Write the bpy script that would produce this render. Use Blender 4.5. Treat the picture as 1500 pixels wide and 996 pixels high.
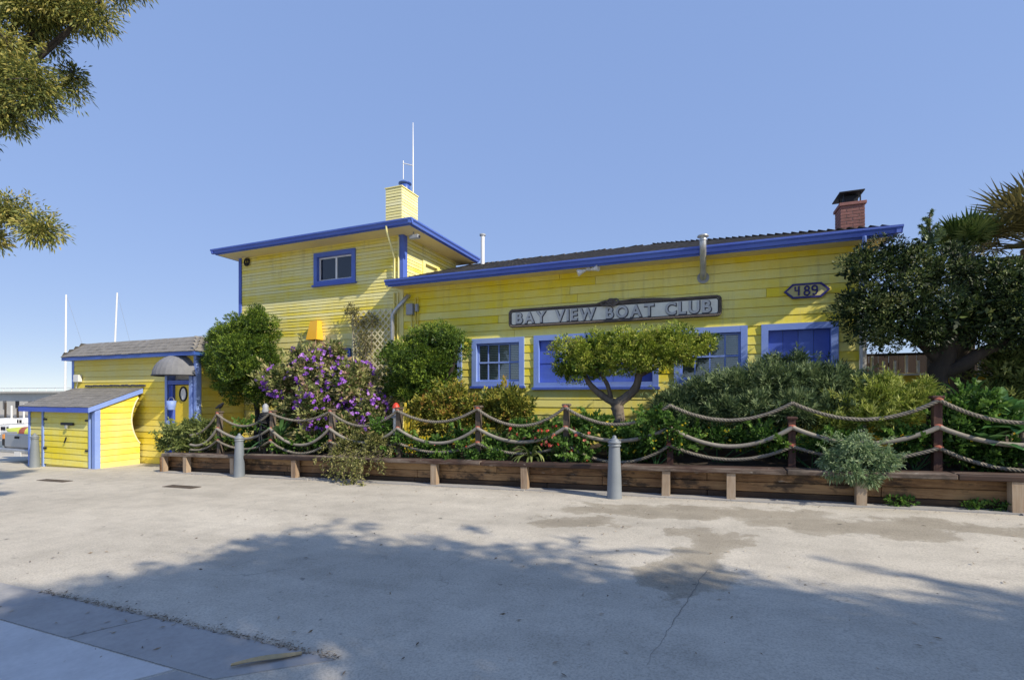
import bpy, bmesh, math, random
import numpy as np
from mathutils import Vector, Matrix, Euler

# ------------------------------------------------------------------ camera, sky, sun, exposure
scene = bpy.context.scene
for o in list(bpy.data.objects): bpy.data.objects.remove(o)
COL = scene.collection
YAW = math.radians(22.0); SN, CS = math.sin(YAW), math.cos(YAW)
FOC, HOR, EYE = 707.0, 578.0, 1.645
cam_d = bpy.data.cameras.new('camera'); cam = bpy.data.objects.new('camera', cam_d); COL.objects.link(cam)
cam.location = (0, 0, EYE); cam.rotation_euler = (math.radians(90), 0, YAW)
cam_d.sensor_width = 36.0; cam_d.lens = FOC / 1500 * 36; cam_d.shift_y = (HOR - 498) / 1500
cam_d.clip_start = 0.05; cam_d.clip_end = 4000
scene.camera = cam
SUNV = Vector((2.15, -0.67, 1.60)).normalized()
world = bpy.data.worlds.new('World'); scene.world = world; world.use_nodes = True
wn = world.node_tree; wn.nodes.clear()
sky = wn.nodes.new('ShaderNodeTexSky'); sky.sky_type = 'NISHITA'; sky.sun_disc = False
sky.sun_elevation = math.asin(SUNV.z); sky.sun_rotation = math.atan2(SUNV.x, SUNV.y)
sky.air_density = 0.5; sky.dust_density = 0.0; sky.ozone_density = 1.6; sky.altitude = 0
bg = wn.nodes.new('ShaderNodeBackground'); bg.inputs['Strength'].default_value = 0.15
wo = wn.nodes.new('ShaderNodeOutputWorld')
gam = wn.nodes.new('ShaderNodeGamma'); gam.inputs[1].default_value = 0.16
hsv = wn.nodes.new('ShaderNodeHueSaturation'); hsv.inputs['Saturation'].default_value = 3.5; hsv.inputs['Value'].default_value = 1.75; hsv.inputs['Hue'].default_value = 0.522
wn.links.new(sky.outputs[0], gam.inputs[0]); wn.links.new(gam.outputs[0], hsv.inputs['Color'])
wn.links.new(hsv.outputs[0], bg.inputs[0]); wn.links.new(bg.outputs[0], wo.inputs[0])
sun_d = bpy.data.lights.new('sun', 'SUN'); sun_d.energy = 2.3; sun_d.angle = math.radians(0.6); sun_d.color = (1.0, 0.90, 0.74)
sun = bpy.data.objects.new('sun', sun_d); COL.objects.link(sun); sun.location = (20, -10, 30)
sun.rotation_euler = SUNV.to_track_quat('Z', 'Y').to_euler()
vs = scene.view_settings; vs.view_transform = 'Standard'; vs.look = 'None'; vs.gamma = 1.0; vs.use_curve_mapping = False
vs.exposure = 1.33

# ------------------------------------------------------------------ measuring helpers (photo pixel at a known distance -> place)
SL = 0.028
def G(x): return SL * max(-22.0, min(14.0, x))
def at(px, py, Y):
    u = (px - 750) / FOC; v = (HOR - py) / FOC; t = Y / (CS + u * SN)
    return Vector((t * (-SN + u * CS), Y, EYE + t * v))
def xat(px, Y): return at(px, HOR, Y).x
def zat(px, py, Y): return at(px, py, Y).z
def mpp(px, Y):
    u = (px - 750) / FOC; return Y / (CS + u * SN) / FOC
def gp(px, py):
    u = (px - 750) / FOC; v = (HOR - py) / FOC
    k = -SN + u * CS; t = EYE / (-v + SL * k)
    return Vector((t * k, t * (CS + u * SN), SL * t * k))

# ------------------------------------------------------------------ object helpers
WL = {}
def link(o, parent, loc):
    COL.objects.link(o); o.parent = parent
    base = WL[parent] if parent else Vector((0, 0, 0))
    o.location = Vector(loc) - base; WL[o] = Vector(loc)
    return o
def tag(o, label=None, cat=None, group=None, kind=None):
    if label: o['label'] = label
    if cat: o['category'] = cat
    if group: o['group'] = group
    if kind: o['kind'] = kind
    return o
def thing(name, loc, label, cat, group=None):
    return tag(link(bpy.data.objects.new(name, None), None, loc), label, cat, group)
def mesh_obj(name, me, mat, parent=None, loc=(0, 0, 0), rot=None, scale=None):
    o = bpy.data.objects.new(name, me)
    if mat is not None and not me.materials: me.materials.append(mat)
    link(o, parent, loc)
    if rot: o.rotation_euler = rot
    if scale: o.scale = scale
    return o

class MB:
    def __init__(s): s.v = []; s.f = []; s.sm = []
    def add(s, vs, fs, smooth=False):
        n = len(s.v); s.v += [tuple(p) for p in vs]
        for f in fs: s.f.append(tuple(i + n for i in f)); s.sm.append(smooth)
        return s
    def box(s, x0, x1, y0, y1, z0, z1, slope=False):
        a = G(x0) if slope else 0; b = G(x1) if slope else 0
        return s.add([(x0,y0,z0+a),(x1,y0,z0+b),(x1,y1,z0+b),(x0,y1,z0+a),(x0,y0,z1+a),(x1,y0,z1+b),(x1,y1,z1+b),(x0,y1,z1+a)],
                     [(0,3,2,1),(4,5,6,7),(0,1,5,4),(1,2,6,5),(2,3,7,6),(3,0,4,7)])
    def cbox(s, x0, x1, y0, y1, z0, z1, c=0.01, slope=False):
        a = lambda x: G(x) if slope else 0
        pts = []
        for zz, ins in ((z0, c), (z0 + c, 0), (z1 - c, 0), (z1, c)):
            i = ins; k = c * 0.6
            ring = [(x0+i+k,y0+i),(x1-i-k,y0+i),(x1-i,y0+i+k),(x1-i,y1-i-k),(x1-i-k,y1-i),(x0+i+k,y1-i),(x0+i,y1-i-k),(x0+i,y0+i+k)]
            pts += [(x, y, zz + a(x)) for x, y in ring]
        fs = [tuple(range(7, -1, -1)), tuple(range(24, 32))]
        for r in range(3):
            for q in range(8): fs.append((r*8+q, r*8+(q+1)%8, r*8+8+(q+1)%8, r*8+8+q))
        return s.add(pts, fs)
    def prism(s, poly, axis, a, b):
        # poly: list of 2D points, extruded along axis from a to b
        def P(p, w):
            return (w, p[0], p[1]) if axis == 0 else ((p[0], w, p[1]) if axis == 1 else (p[0], p[1], w))
        n = len(poly); vs = [P(p, a) for p in poly] + [P(p, b) for p in poly]
        fs = [tuple(range(n)), tuple(range(2*n-1, n-1, -1))] + [(i, (i+1) % n + 0, (i+1) % n + n, i + n) for i in range(n)]
        return s.add(vs, fs)
    def tube(s, path, rad, n=8, cap=True, smooth=True):
        path = [Vector(p) for p in path]; m = len(path)
        rad = rad if isinstance(rad, (list, tuple)) else [rad] * m
        vs = []; t0 = (path[1] - path[0]).normalized()
        ref = Vector((0, 0, 1)) if abs(t0.z) < 0.9 else Vector((1, 0, 0))
        nrm = t0.cross(ref).normalized()
        for i in range(m):
            t = (path[min(i+1, m-1)] - path[max(i-1, 0)]).normalized()
            nrm = (nrm - t * nrm.dot(t)).normalized(); b = t.cross(nrm)
            for k in range(n):
                a = 2 * math.pi * k / n
                vs.append(path[i] + (nrm * math.cos(a) + b * math.sin(a)) * rad[i])
        fs = [(i*n+k, i*n+(k+1) % n, (i+1)*n+(k+1) % n, (i+1)*n+k) for i in range(m-1) for k in range(n)]
        s.add(vs, fs, smooth)
        if cap: s.add([vs[k] for k in range(n)], [tuple(range(n-1, -1, -1))]); s.add([vs[(m-1)*n+k] for k in range(n)], [tuple(range(n))])
        return s
    def lathe(s, c, prof, n=16, smooth=True):
        c = Vector(c); vs = []
        for r, z in prof:
            for k in range(n):
                a = 2*math.pi*k/n; vs.append((c.x + r*math.cos(a), c.y + r*math.sin(a), c.z + z))
        m = len(prof)
        fs = [(i*n+k, i*n+(k+1) % n, (i+1)*n+(k+1) % n, (i+1)*n+k) for i in range(m-1) for k in range(n)]
        s.add(vs, fs, smooth)
        s.add(vs[:n], [tuple(range(n-1, -1, -1))]); s.add(vs[-n:], [tuple(range(n))])
        return s
    def build(s, name, mat, parent=None, loc=None):
        # vertices are given in world space; origin of the object goes to loc (or the parent's place)
        base = Vector(loc) if loc is not None else (WL[parent] if parent else Vector((0, 0, 0)))
        me = bpy.data.meshes.new(name)
        me.from_pydata([(p[0]-base.x, p[1]-base.y, p[2]-base.z) for p in s.v], [], s.f)
        me.polygons.foreach_set('use_smooth', s.sm); me.update()
        return mesh_obj(name, me, mat, parent, base)

# ------------------------------------------------------------------ materials
def new_mat(name):
    m = bpy.data.materials.new(name); m.use_nodes = True; nt = m.node_tree; nt.nodes.clear()
    out = nt.nodes.new('ShaderNodeOutputMaterial'); p = nt.nodes.new('ShaderNodeBsdfPrincipled')
    nt.links.new(p.outputs[0], out.inputs[0]); return m, nt, p, out
def N(nt, t, **kw):
    n = nt.nodes.new(t)
    for k, v in kw.items(): setattr(n, k, v)
    return n
def pos(nt, scale=(1, 1, 1)):
    g = N(nt, 'ShaderNodeNewGeometry'); m = N(nt, 'ShaderNodeMapping'); m.inputs['Scale'].default_value = scale
    nt.links.new(g.outputs['Position'], m.inputs['Vector']); return m.outputs[0]
def noise(nt, vec, scale, detail=4, rough=0.55, dist=0.0):
    n = N(nt, 'ShaderNodeTexNoise'); n.inputs['Scale'].default_value = scale; n.inputs['Detail'].default_value = detail
    n.inputs['Roughness'].default_value = rough; n.inputs['Distortion'].default_value = dist
    nt.links.new(vec, n.inputs['Vector']); return n.outputs['Fac']
def ramp(nt, fac, stops):
    r = N(nt, 'ShaderNodeValToRGB'); e = r.color_ramp.elements
    while len(e) < len(stops): e.new(0.5)
    for i, (p, c) in enumerate(stops):
        e[i].position = p; e[i].color = (c[0], c[1], c[2], 1) if not isinstance(c, (int, float)) else (c, c, c, 1)
    nt.links.new(fac, r.inputs[0]); return r.outputs[0]
def mix(nt, fac, a, b, mode='MIX'):
    m = N(nt, 'ShaderNodeMix', data_type='RGBA', blend_type=mode)
    for sock, v in ((m.inputs[0], fac), (m.inputs[6], a), (m.inputs[7], b)):
        if hasattr(v, 'links'): nt.links.new(v, sock)
        elif isinstance(v, (int, float)): sock.default_value = v
        else: sock.default_value = (v[0], v[1], v[2], 1)
    return m.outputs[2]
def math_n(nt, op, a, b=0.0, clamp=False):
    m = N(nt, 'ShaderNodeMath', operation=op); m.use_clamp = clamp
    for i, v in ((0, a), (1, b)):
        if hasattr(v, 'links'): nt.links.new(v, m.inputs[i])
        else: m.inputs[i].default_value = v
    return m.outputs[0]
def bump(nt, p, h, strength=0.3, dist=0.01):
    b = N(nt, 'ShaderNodeBump'); b.inputs['Strength'].default_value = strength; b.inputs['Distance'].default_value = dist
    nt.links.new(h, b.inputs['Height']); nt.links.new(b.outputs[0], p.inputs['Normal'])

def paint(name, fresh, faded, rough=0.55, wear=None, amt=0.5, worn=0.70, rng=(0.42, 0.85), dirty=False):
    m, nt, p, _ = new_mat(name)
    v = pos(nt); big = noise(nt, pos(nt, (0.8, 0.8, 1.6)), 1.3, 5, 0.6)
    streak = noise(nt, pos(nt, (9, 9, 0.7)), 1.0, 4, 0.6)
    oi = N(nt, 'ShaderNodeObjectInfo')
    f = math_n(nt, 'ADD', math_n(nt, 'MULTIPLY', big, 0.75), math_n(nt, 'MULTIPLY', oi.outputs['Random'], 0.28))
    f = math_n(nt, 'ADD', f, math_n(nt, 'MULTIPLY', streak, 0.22))
    fac = ramp(nt, f, [(rng[0], 0.0), (rng[1], 1.0)])
    c = mix(nt, fac, fresh, faded)
    fine = noise(nt, v, 38, 5, 0.65)
    c = mix(nt, amt * 0.5, c, ramp(nt, fine, [(0.3, 0.68), (0.7, 1.0)]), 'MULTIPLY')
    if dirty:      # runs of grime and grey weathering, stretched downwards
        run = noise(nt, pos(nt, (6.5, 6.5, 0.45)), 1.0, 5, 0.7); blot = noise(nt, pos(nt, (0.6, 0.6, 1.1)), 1.0, 4, 0.6)
        c = mix(nt, math_n(nt, 'MULTIPLY', ramp(nt, run, [(0.50, 0.0), (0.78, 0.55)]), ramp(nt, blot, [(0.40, 0.0), (0.62, 1.0)])), c, (0.36, 0.33, 0.20))
        grain = noise(nt, pos(nt, (1.2, 1.2, 60)), 1.0, 3, 0.6)
        c = mix(nt, 0.3, c, ramp(nt, grain, [(0.35, 0.80), (0.6, 1.0)]), 'MULTIPLY')
    if wear:
        chips = noise(nt, pos(nt, (1.0, 1.0, 2.5)), 17, 6, 0.7)
        c = mix(nt, ramp(nt, chips, [(worn, 0.0), (worn + 0.05, 1.0)]), c, wear)
    nt.links.new(c, p.inputs['Base Color']); p.inputs['Roughness'].default_value = rough
    bump(nt, p, math_n(nt, 'ADD', fine, math_n(nt, 'MULTIPLY', streak, 0.5)), 0.25, 0.004)
    return m
def plain(name, col, rough=0.5, metal=0.0, var=0.25, scale=12, bmp=0.15):
    m, nt, p, _ = new_mat(name); v = pos(nt)
    a = noise(nt, v, scale, 5, 0.65); b = noise(nt, v, scale * 0.16, 3, 0.5)
    k = math_n(nt, 'ADD', math_n(nt, 'MULTIPLY', a, 0.5), math_n(nt, 'MULTIPLY', b, 0.5))
    c = ramp(nt, k, [(0.3, [x * (1 - var) for x in col]), (0.7, [min(1, x * (1 + var)) for x in col])])
    nt.links.new(c, p.inputs['Base Color']); p.inputs['Roughness'].default_value = rough; p.inputs['Metallic'].default_value = metal
    bump(nt, p, a, bmp, 0.004); return m
def wood(name, a, b, c2=None, along=(0.9, 14, 14), rough=0.75, rv=0.16, stain=0.0):
    m, nt, p, _ = new_mat(name)
    g = noise(nt, pos(nt, along), 2.2, 6, 0.65, 0.6); big = noise(nt, pos(nt), 1.7, 4, 0.6)
    oi = N(nt, 'ShaderNodeObjectInfo')
    k = math_n(nt, 'ADD', math_n(nt, 'MULTIPLY', g, 0.6), math_n(nt, 'MULTIPLY', big, 0.45))
    k = math_n(nt, 'ADD', k, math_n(nt, 'MULTIPLY', math_n(nt, 'SUBTRACT', oi.outputs['Random'], 0.3), rv))
    st = [(0.38, a), (0.76, b)]
    if c2: st = [(0.34, a), (0.58, b), (0.80, c2)]
    c = ramp(nt, k, st)
    if stain:
        sn = noise(nt, pos(nt, (1.1, 1.1, 2.6)), 1.9, 6, 0.7); c = mix(nt, math_n(nt, 'MULTIPLY', ramp(nt, sn, [(0.50, 0.0), (0.60, 1.0)]), stain), c, (0.012, 0.009, 0.007))
        pl = noise(nt, pos(nt, (1.6, 1.6, 5)), 2.3, 5, 0.7); c = mix(nt, ramp(nt, pl, [(0.64, 0.0), (0.70, 0.8)]), c, (0.36, 0.32, 0.27))
    nt.links.new(c, p.inputs['Base Color']); p.inputs['Roughness'].default_value = rough
    bump(nt, p, g, 0.5, 0.006); return m
def leaf_mat(name, cols, trans=0.3, rough=0.5):
    m, nt, p, out = new_mat(name)
    at_ = N(nt, 'ShaderNodeAttribute'); at_.attribute_name = 'var'
    n = len(cols); c = ramp(nt, at_.outputs['Fac'], [(0.05 + 0.9 * i / max(1, n - 1), cols[i]) for i in range(n)])
    nt.links.new(c, p.inputs['Base Color']); p.inputs['Roughness'].default_value = rough
    p.inputs['Specular IOR Level'].default_value = 0.3
    t = N(nt, 'ShaderNodeBsdfTranslucent'); nt.links.new(c, t.inputs[0])
    mx = N(nt, 'ShaderNodeMixShader'); mx.inputs[0].default_value = trans
    nt.links.new(p.outputs[0], mx.inputs[1]); nt.links.new(t.outputs[0], mx.inputs[2]); nt.links.new(mx.outputs[0], out.inputs[0])
    return m
def glass_mat():
    m, nt, p, out = new_mat('window_glass'); nt.nodes.remove(p)
    tr = N(nt, 'ShaderNodeBsdfTransparent'); tr.inputs[0].default_value = (0.80, 0.85, 0.87, 1)
    gl = N(nt, 'ShaderNodeBsdfGlossy'); gl.inputs['Roughness'].default_value = 0.03
    fr = N(nt, 'ShaderNodeFresnel'); fr.inputs[0].default_value = 1.5
    mx = N(nt, 'ShaderNodeMixShader')
    nt.links.new(math_n(nt, 'ADD', math_n(nt, 'MULTIPLY', fr.outputs[0], 1.3), 0.04, True), mx.inputs[0])
    nt.links.new(tr.outputs[0], mx.inputs[1]); nt.links.new(gl.outputs[0], mx.inputs[2]); nt.links.new(mx.outputs[0], out.inputs[0])
    return m

def asphalt_mat():
    m, nt, p, _ = new_mat('asphalt'); v = pos(nt)
    big = noise(nt, v, 0.35, 5, 0.6); med = noise(nt, v, 2.6, 5, 0.65); fine = noise(nt, v, 60, 3, 0.7); grit = noise(nt, v, 170, 2, 0.6)
    c = ramp(nt, big, [(0.3, (0.49, 0.45, 0.375)), (0.55, (0.56, 0.515, 0.43)), (0.75, (0.61, 0.565, 0.475))])
    c = mix(nt, 0.5, c, ramp(nt, med, [(0.28, 0.70), (0.58, 1.05)]), 'MULTIPLY')
    c = mix(nt, 0.6, c, ramp(nt, fine, [(0.30, 0.55), (0.58, 1.12)]), 'MULTIPLY')
    c = mix(nt, ramp(nt, grit, [(0.64, 0.0), (0.72, 0.55)]), c, (0.55, 0.52, 0.46))
    c = mix(nt, ramp(nt, noise(nt, v, 7.0, 3, 0.5), [(0.70, 0.0), (0.76, 0.7)]), c, (0.12, 0.115, 0.105))
    # tyre-polished lanes running along the road
    lane = noise(nt, pos(nt, (0.05, 1.0, 1.0)), 1.4, 3, 0.5)
    c = mix(nt, 0.3, c, ramp(nt, lane, [(0.35, 0.72), (0.6, 1.0)]), 'MULTIPLY')
    wc = N(nt, 'ShaderNodeTexNoise'); wc.inputs['Scale'].default_value = 1.1; wc.inputs['Detail'].default_value = 5; nt.links.new(v, wc.inputs['Vector'])
    wa = N(nt, 'ShaderNodeVectorMath', operation='ADD'); nt.links.new(v, wa.inputs[0]); nt.links.new(wc.outputs['Color'], wa.inputs[1])
    vo = N(nt, 'ShaderNodeTexVoronoi'); vo.feature = 'DISTANCE_TO_EDGE'; vo.inputs['Scale'].default_value = 0.42; nt.links.new(wa.outputs[0], vo.inputs['Vector'])
    ck = math_n(nt, 'MULTIPLY', ramp(nt, vo.outputs['Distance'], [(0.0, 1.0), (0.0035, 0.0)]), ramp(nt, noise(nt, v, 0.6, 2, 0.5), [(0.50, 0.0), (0.60, 0.40)]))
    c = mix(nt, ck, c, (0.13, 0.12, 0.105))
    patch = noise(nt, pos(nt, (0.35, 1.6, 1)), 0.8, 6, 0.7)
    c = mix(nt, 0.5, c, ramp(nt, patch, [(0.36, 0.80), (0.50, 1.0), (0.64, 1.05)]), 'MULTIPLY')
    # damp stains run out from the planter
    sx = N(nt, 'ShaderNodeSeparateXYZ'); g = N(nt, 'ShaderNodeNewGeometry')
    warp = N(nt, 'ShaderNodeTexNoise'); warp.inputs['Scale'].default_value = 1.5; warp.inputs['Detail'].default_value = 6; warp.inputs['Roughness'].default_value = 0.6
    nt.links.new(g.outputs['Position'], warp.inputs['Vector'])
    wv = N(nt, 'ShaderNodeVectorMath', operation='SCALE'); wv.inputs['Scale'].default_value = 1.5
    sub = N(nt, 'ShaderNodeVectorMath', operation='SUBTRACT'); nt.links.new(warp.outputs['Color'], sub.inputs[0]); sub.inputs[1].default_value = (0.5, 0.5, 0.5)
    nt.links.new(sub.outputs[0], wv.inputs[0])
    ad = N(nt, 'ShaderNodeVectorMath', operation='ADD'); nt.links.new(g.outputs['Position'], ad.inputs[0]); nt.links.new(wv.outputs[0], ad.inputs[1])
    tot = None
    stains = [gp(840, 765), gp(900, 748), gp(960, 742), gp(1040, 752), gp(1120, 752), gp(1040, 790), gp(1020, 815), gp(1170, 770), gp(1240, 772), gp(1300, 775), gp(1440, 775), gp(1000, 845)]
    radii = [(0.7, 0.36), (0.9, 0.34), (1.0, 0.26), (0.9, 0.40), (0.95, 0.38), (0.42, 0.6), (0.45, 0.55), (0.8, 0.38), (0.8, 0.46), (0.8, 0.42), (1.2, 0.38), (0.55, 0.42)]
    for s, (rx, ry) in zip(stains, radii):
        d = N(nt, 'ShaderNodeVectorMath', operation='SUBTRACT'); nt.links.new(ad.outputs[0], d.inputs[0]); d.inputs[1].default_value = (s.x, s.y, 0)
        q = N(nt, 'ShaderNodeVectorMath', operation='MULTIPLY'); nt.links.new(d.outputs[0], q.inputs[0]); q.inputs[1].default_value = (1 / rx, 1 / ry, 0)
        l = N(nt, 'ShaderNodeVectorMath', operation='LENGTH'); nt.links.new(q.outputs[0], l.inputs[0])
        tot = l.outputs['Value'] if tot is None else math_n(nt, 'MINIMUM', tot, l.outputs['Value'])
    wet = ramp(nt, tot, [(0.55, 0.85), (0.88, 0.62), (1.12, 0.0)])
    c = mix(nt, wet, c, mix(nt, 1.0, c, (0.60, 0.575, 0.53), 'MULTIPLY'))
    nt.links.new(c, p.inputs['Base Color'])
    p.inputs['Roughness'].default_value = 0.9; p.inputs['Specular IOR Level'].default_value = 0.2
    h = math_n(nt, 'ADD', math_n(nt, 'MULTIPLY', fine, 0.7), math_n(nt, 'MULTIPLY', grit, 0.5))
    bump(nt, p, h, 0.55, 0.006); return m

M = {}
M['asphalt'] = asphalt_mat()
M['concrete'] = plain('concrete', (0.35, 0.34, 0.325), 0.9, 0, 0.16, 22, 0.3)
M['concrete_pale'] = plain('concrete_pale', (0.56, 0.55, 0.535), 0.9, 0, 0.13, 26, 0.3)
M['yellow'] = paint('yellow_paint', (0.80, 0.615, 0.030), (0.72, 0.65, 0.235), 0.55, (0.50, 0.46, 0.33), 0.5, 0.73)
M['yellow_faded'] = paint('yellow_paint_faded', (0.90, 0.725, 0.018), (0.88, 0.80, 0.24), 0.6, (0.52, 0.48, 0.34), 0.6, 0.70, (0.44, 0.74), True)
M['yellow_pale'] = paint('yellow_paint_pale', (0.88, 0.73, 0.07), (0.86, 0.80, 0.36), 0.6, (0.52, 0.48, 0.34), 0.6, 0.70, (0.40, 0.72), True)
M['yellow_fresh'] = paint('yellow_paint_fresh', (0.82, 0.60, 0.03), (0.80, 0.60, 0.06), 0.5, None, 0.3)
M['yellow_cream'] = paint('cream_yellow_paint', (0.84, 0.76, 0.30), (0.84, 0.80, 0.48), 0.6, None, 0.3)
M['orange_paint'] = paint('orange_paint', (0.80, 0.40, 0.02), (0.78, 0.45, 0.04), 0.45, None, 0.25)
M['blue'] = paint('blue_paint', (0.052, 0.100, 0.47), (0.095, 0.17, 0.55), 0.5, None, 0.35)
M['blue_pale'] = paint('blue_paint_sunbleached', (0.17, 0.27, 0.68), (0.26, 0.37, 0.70), 0.55, (0.45, 0.47, 0.50), 0.4, 0.74)
M['blue_steel'] = paint('blue_gutter_paint', (0.035, 0.10, 0.34), (0.06, 0.115, 0.45), 0.4, None, 0.3)
M['soffit'] = paint('cream_soffit', (0.80, 0.64, 0.26), (0.72, 0.64, 0.42), 0.7, (0.34, 0.28, 0.2), 0.5, 0.72)
M['shingle'] = plain('shingle', (0.125, 0.120, 0.120), 0.92, 0, 0.45, 30, 0.6)
M['shingle_grey'] = plain('shingle_grey', (0.20, 0.19, 0.175), 0.92, 0, 0.35, 30, 0.5)
M['felt'] = plain('roof_felt', (0.05, 0.05, 0.052), 0.95, 0, 0.3, 20)
M['brick'] = plain('brick', (0.24, 0.110, 0.095), 0.88, 0, 0.35, 14, 0.5)
M['mortar'] = plain('mortar', (0.34, 0.29, 0.25), 0.95, 0, 0.2, 30, 0.5)
M['iron'] = plain('dark_iron', (0.022, 0.024, 0.030), 0.6, 0.4, 0.4, 18)
M['galv'] = plain('galvanised_metal', (0.46, 0.47, 0.47), 0.42, 0.65, 0.28, 10)
M['greypaint'] = plain('grey_paint', (0.30, 0.32, 0.35), 0.5, 0, 0.18, 9)
M['bollard'] = paint('bollard_grey', (0.15, 0.175, 0.205), (0.21, 0.235, 0.26), 0.5, (0.06, 0.06, 0.07), 0.45, 0.70)
M['white'] = plain('white_paint', (0.74, 0.73, 0.69), 0.5, 0, 0.1, 8)
M['white_metal'] = plain('white_metal', (0.78, 0.78, 0.76), 0.35, 0.1, 0.08, 8)
M['canvas'] = plain('grey_canvas', (0.185, 0.19, 0.205), 0.9, 0, 0.22, 7, 0.3)
M['bench'] = wood('bench_wood', (0.016, 0.009, 0.007), (0.062, 0.031, 0.020), (0.24, 0.20, 0.16), rv=0.3, stain=0.6)
M['plank'] = wood('retaining_wood', (0.030, 0.018, 0.010), (0.17, 0.088, 0.036), (0.36, 0.22, 0.10), rv=0.35, stain=0.8)
M['plank_dark'] = wood('shaded_soiled_wood', (0.010, 0.007, 0.005), (0.045, 0.026, 0.014), (0.13, 0.075, 0.035))  # lowest plank: shade under the bench and soil painted in as darker wood
M['leg'] = wood('leg_wood', (0.19, 0.12, 0.075), (0.36, 0.27, 0.185), (0.45, 0.38, 0.29), (14, 14, 1.1))
M['post'] = wood('post_wood', (0.05, 0.038, 0.028), (0.12, 0.092, 0.068), (0.22, 0.19, 0.155), (14, 14, 1.1))
M['post_red'] = wood('post_red_wood', (0.020, 0.009, 0.007), (0.055, 0.022, 0.016), (0.115, 0.055, 0.040), (14, 14, 1.1))
M['rope'] = plain('weathered_rope', (0.20, 0.18, 0.145), 0.95, 0, 0.35, 25, 0.5)
M['rope_smooth'] = plain('wrapped_rope', (0.25, 0.23, 0.195), 0.9, 0, 0.3, 22, 0.4)
M['rope_red'] = plain('red_tie', (0.33, 0.10, 0.065), 0.85, 0, 0.35, 25)
M['rope_dark'] = plain('sign_rope', (0.13, 0.11, 0.095), 0.95, 0, 0.35, 25)
M['sign'] = plain('weathered_sign_board', (0.80, 0.79, 0.69), 0.85, 0, 0.12, 7, 0.3)
M['letter_dark'] = plain('letter_shadow', (0.055, 0.056, 0.07), 0.7, 0, 0.2, 12)
M['letter'] = plain('letter_face', (0.52, 0.525, 0.52), 0.75, 0, 0.25, 14)
M['navy'] = plain('navy_paint', (0.020, 0.017, 0.17), 0.45, 0, 0.2, 10)
M['plaque'] = plain('plaque_face', (0.55, 0.50, 0.22), 0.6, 0, 0.18, 14)
M['soil'] = plain('soil', (0.040, 0.028, 0.019), 0.98, 0, 0.4, 10, 0.8)
M['bark'] = wood('bark', (0.055, 0.042, 0.032), (0.15, 0.12, 0.095), (0.21, 0.18, 0.15), (9, 9, 1.6), 0.95)
M['bark_dark'] = wood('bark_dark', (0.022, 0.017, 0.014), (0.060, 0.046, 0.036), None, (9, 9, 1.6), 0.95)
M['glass'] = glass_mat()
M['blind'] = plain('cream_blind', (0.70, 0.68, 0.58), 0.7, 0, 0.1, 5, 0.0)
M['dark'] = plain('dark_interior', (0.014, 0.014, 0.02), 0.9, 0, 0.2, 4, 0.0)
M['red'] = plain('red_paint', (0.55, 0.045, 0.02), 0.45, 0, 0.15, 10)
M['water'] = plain('bay_water', (0.05, 0.085, 0.11), 0.12, 0, 0.2, 1.2, 0.6)
M['stucco'] = plain('far_stucco', (0.62, 0.58, 0.50), 0.9, 0, 0.12, 1.5, 0.1)
M['fence_brown'] = wood('brown_fence', (0.016, 0.009, 0.007), (0.045, 0.025, 0.018), None, (14, 14, 1.0))
M['lattice'] = paint('lattice_paint', (0.74, 0.68, 0.42), (0.70, 0.65, 0.44), 0.65, (0.3, 0.26, 0.2), 0.5, 0.75)
M['tan'] = plain('dry_palm', (0.42, 0.32, 0.17), 0.8, 0, 0.3, 20)
M['car_grey'] = plain('silver_car_paint', (0.36, 0.37, 0.385), 0.3, 0.5, 0.06, 3, 0.0)
M['rubber'] = plain('rubber', (0.016, 0.016, 0.017), 0.8, 0, 0.3, 15)
M['amber'] = plain('amber_lens', (0.75, 0.28, 0.03), 0.2, 0, 0.05, 5, 0.0)
M['kayak'] = plain('lime_plastic', (0.55, 0.60, 0.08), 0.35, 0, 0.1, 5, 0.0)
M['crack'] = plain('crack_dirt', (0.21, 0.195, 0.17), 0.95, 0, 0.3, 25)
M['grate'] = plain('rusty_grate', (0.085, 0.068, 0.055), 0.85, 0.2, 0.35, 25)
# foliage: leaf colours, a random one for each leaf
M['lf_juniper'] = leaf_mat('juniper_leaf', [(0.018, 0.048, 0.008), (0.085, 0.150, 0.018), (0.30, 0.39, 0.045)], 0.15)
M['lf_juniper_y'] = leaf_mat('golden_juniper_leaf', [(0.025, 0.065, 0.008), (0.15, 0.22, 0.022), (0.40, 0.46, 0.06), (0.46, 0.42, 0.12)], 0.15)
M['lf_cypress'] = leaf_mat('cypress_leaf', [(0.007, 0.018, 0.006), (0.020, 0.042, 0.011), (0.11, 0.155, 0.040), (0.27, 0.29, 0.11)], 0.08)  # shade from neighbouring trees is put into these darker greens
M['lf_grey'] = leaf_mat('grey_juniper_leaf', [(0.030, 0.060, 0.025), (0.13, 0.19, 0.075), (0.34, 0.42, 0.20)], 0.25)
M['lf_lime'] = leaf_mat('lime_juniper_leaf', [(0.10, 0.16, 0.025), (0.30, 0.36, 0.06), (0.50, 0.53, 0.16)], 0.3)
M['lf_bush'] = leaf_mat('flower_bush_leaf', [(0.05, 0.09, 0.026), (0.18, 0.22, 0.07), (0.42, 0.42, 0.17), (0.46, 0.30, 0.22)], 0.35)
M['lf_orange'] = leaf_mat('orange_shrub_leaf', [(0.05, 0.085, 0.014), (0.18, 0.21, 0.034), (0.42, 0.40, 0.07), (0.42, 0.22, 0.06)], 0.35)
M['lf_green'] = leaf_mat('fresh_green_leaf', [(0.033, 0.083, 0.018), (0.09, 0.188, 0.033), (0.21, 0.345, 0.068)], 0.35)
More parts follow.
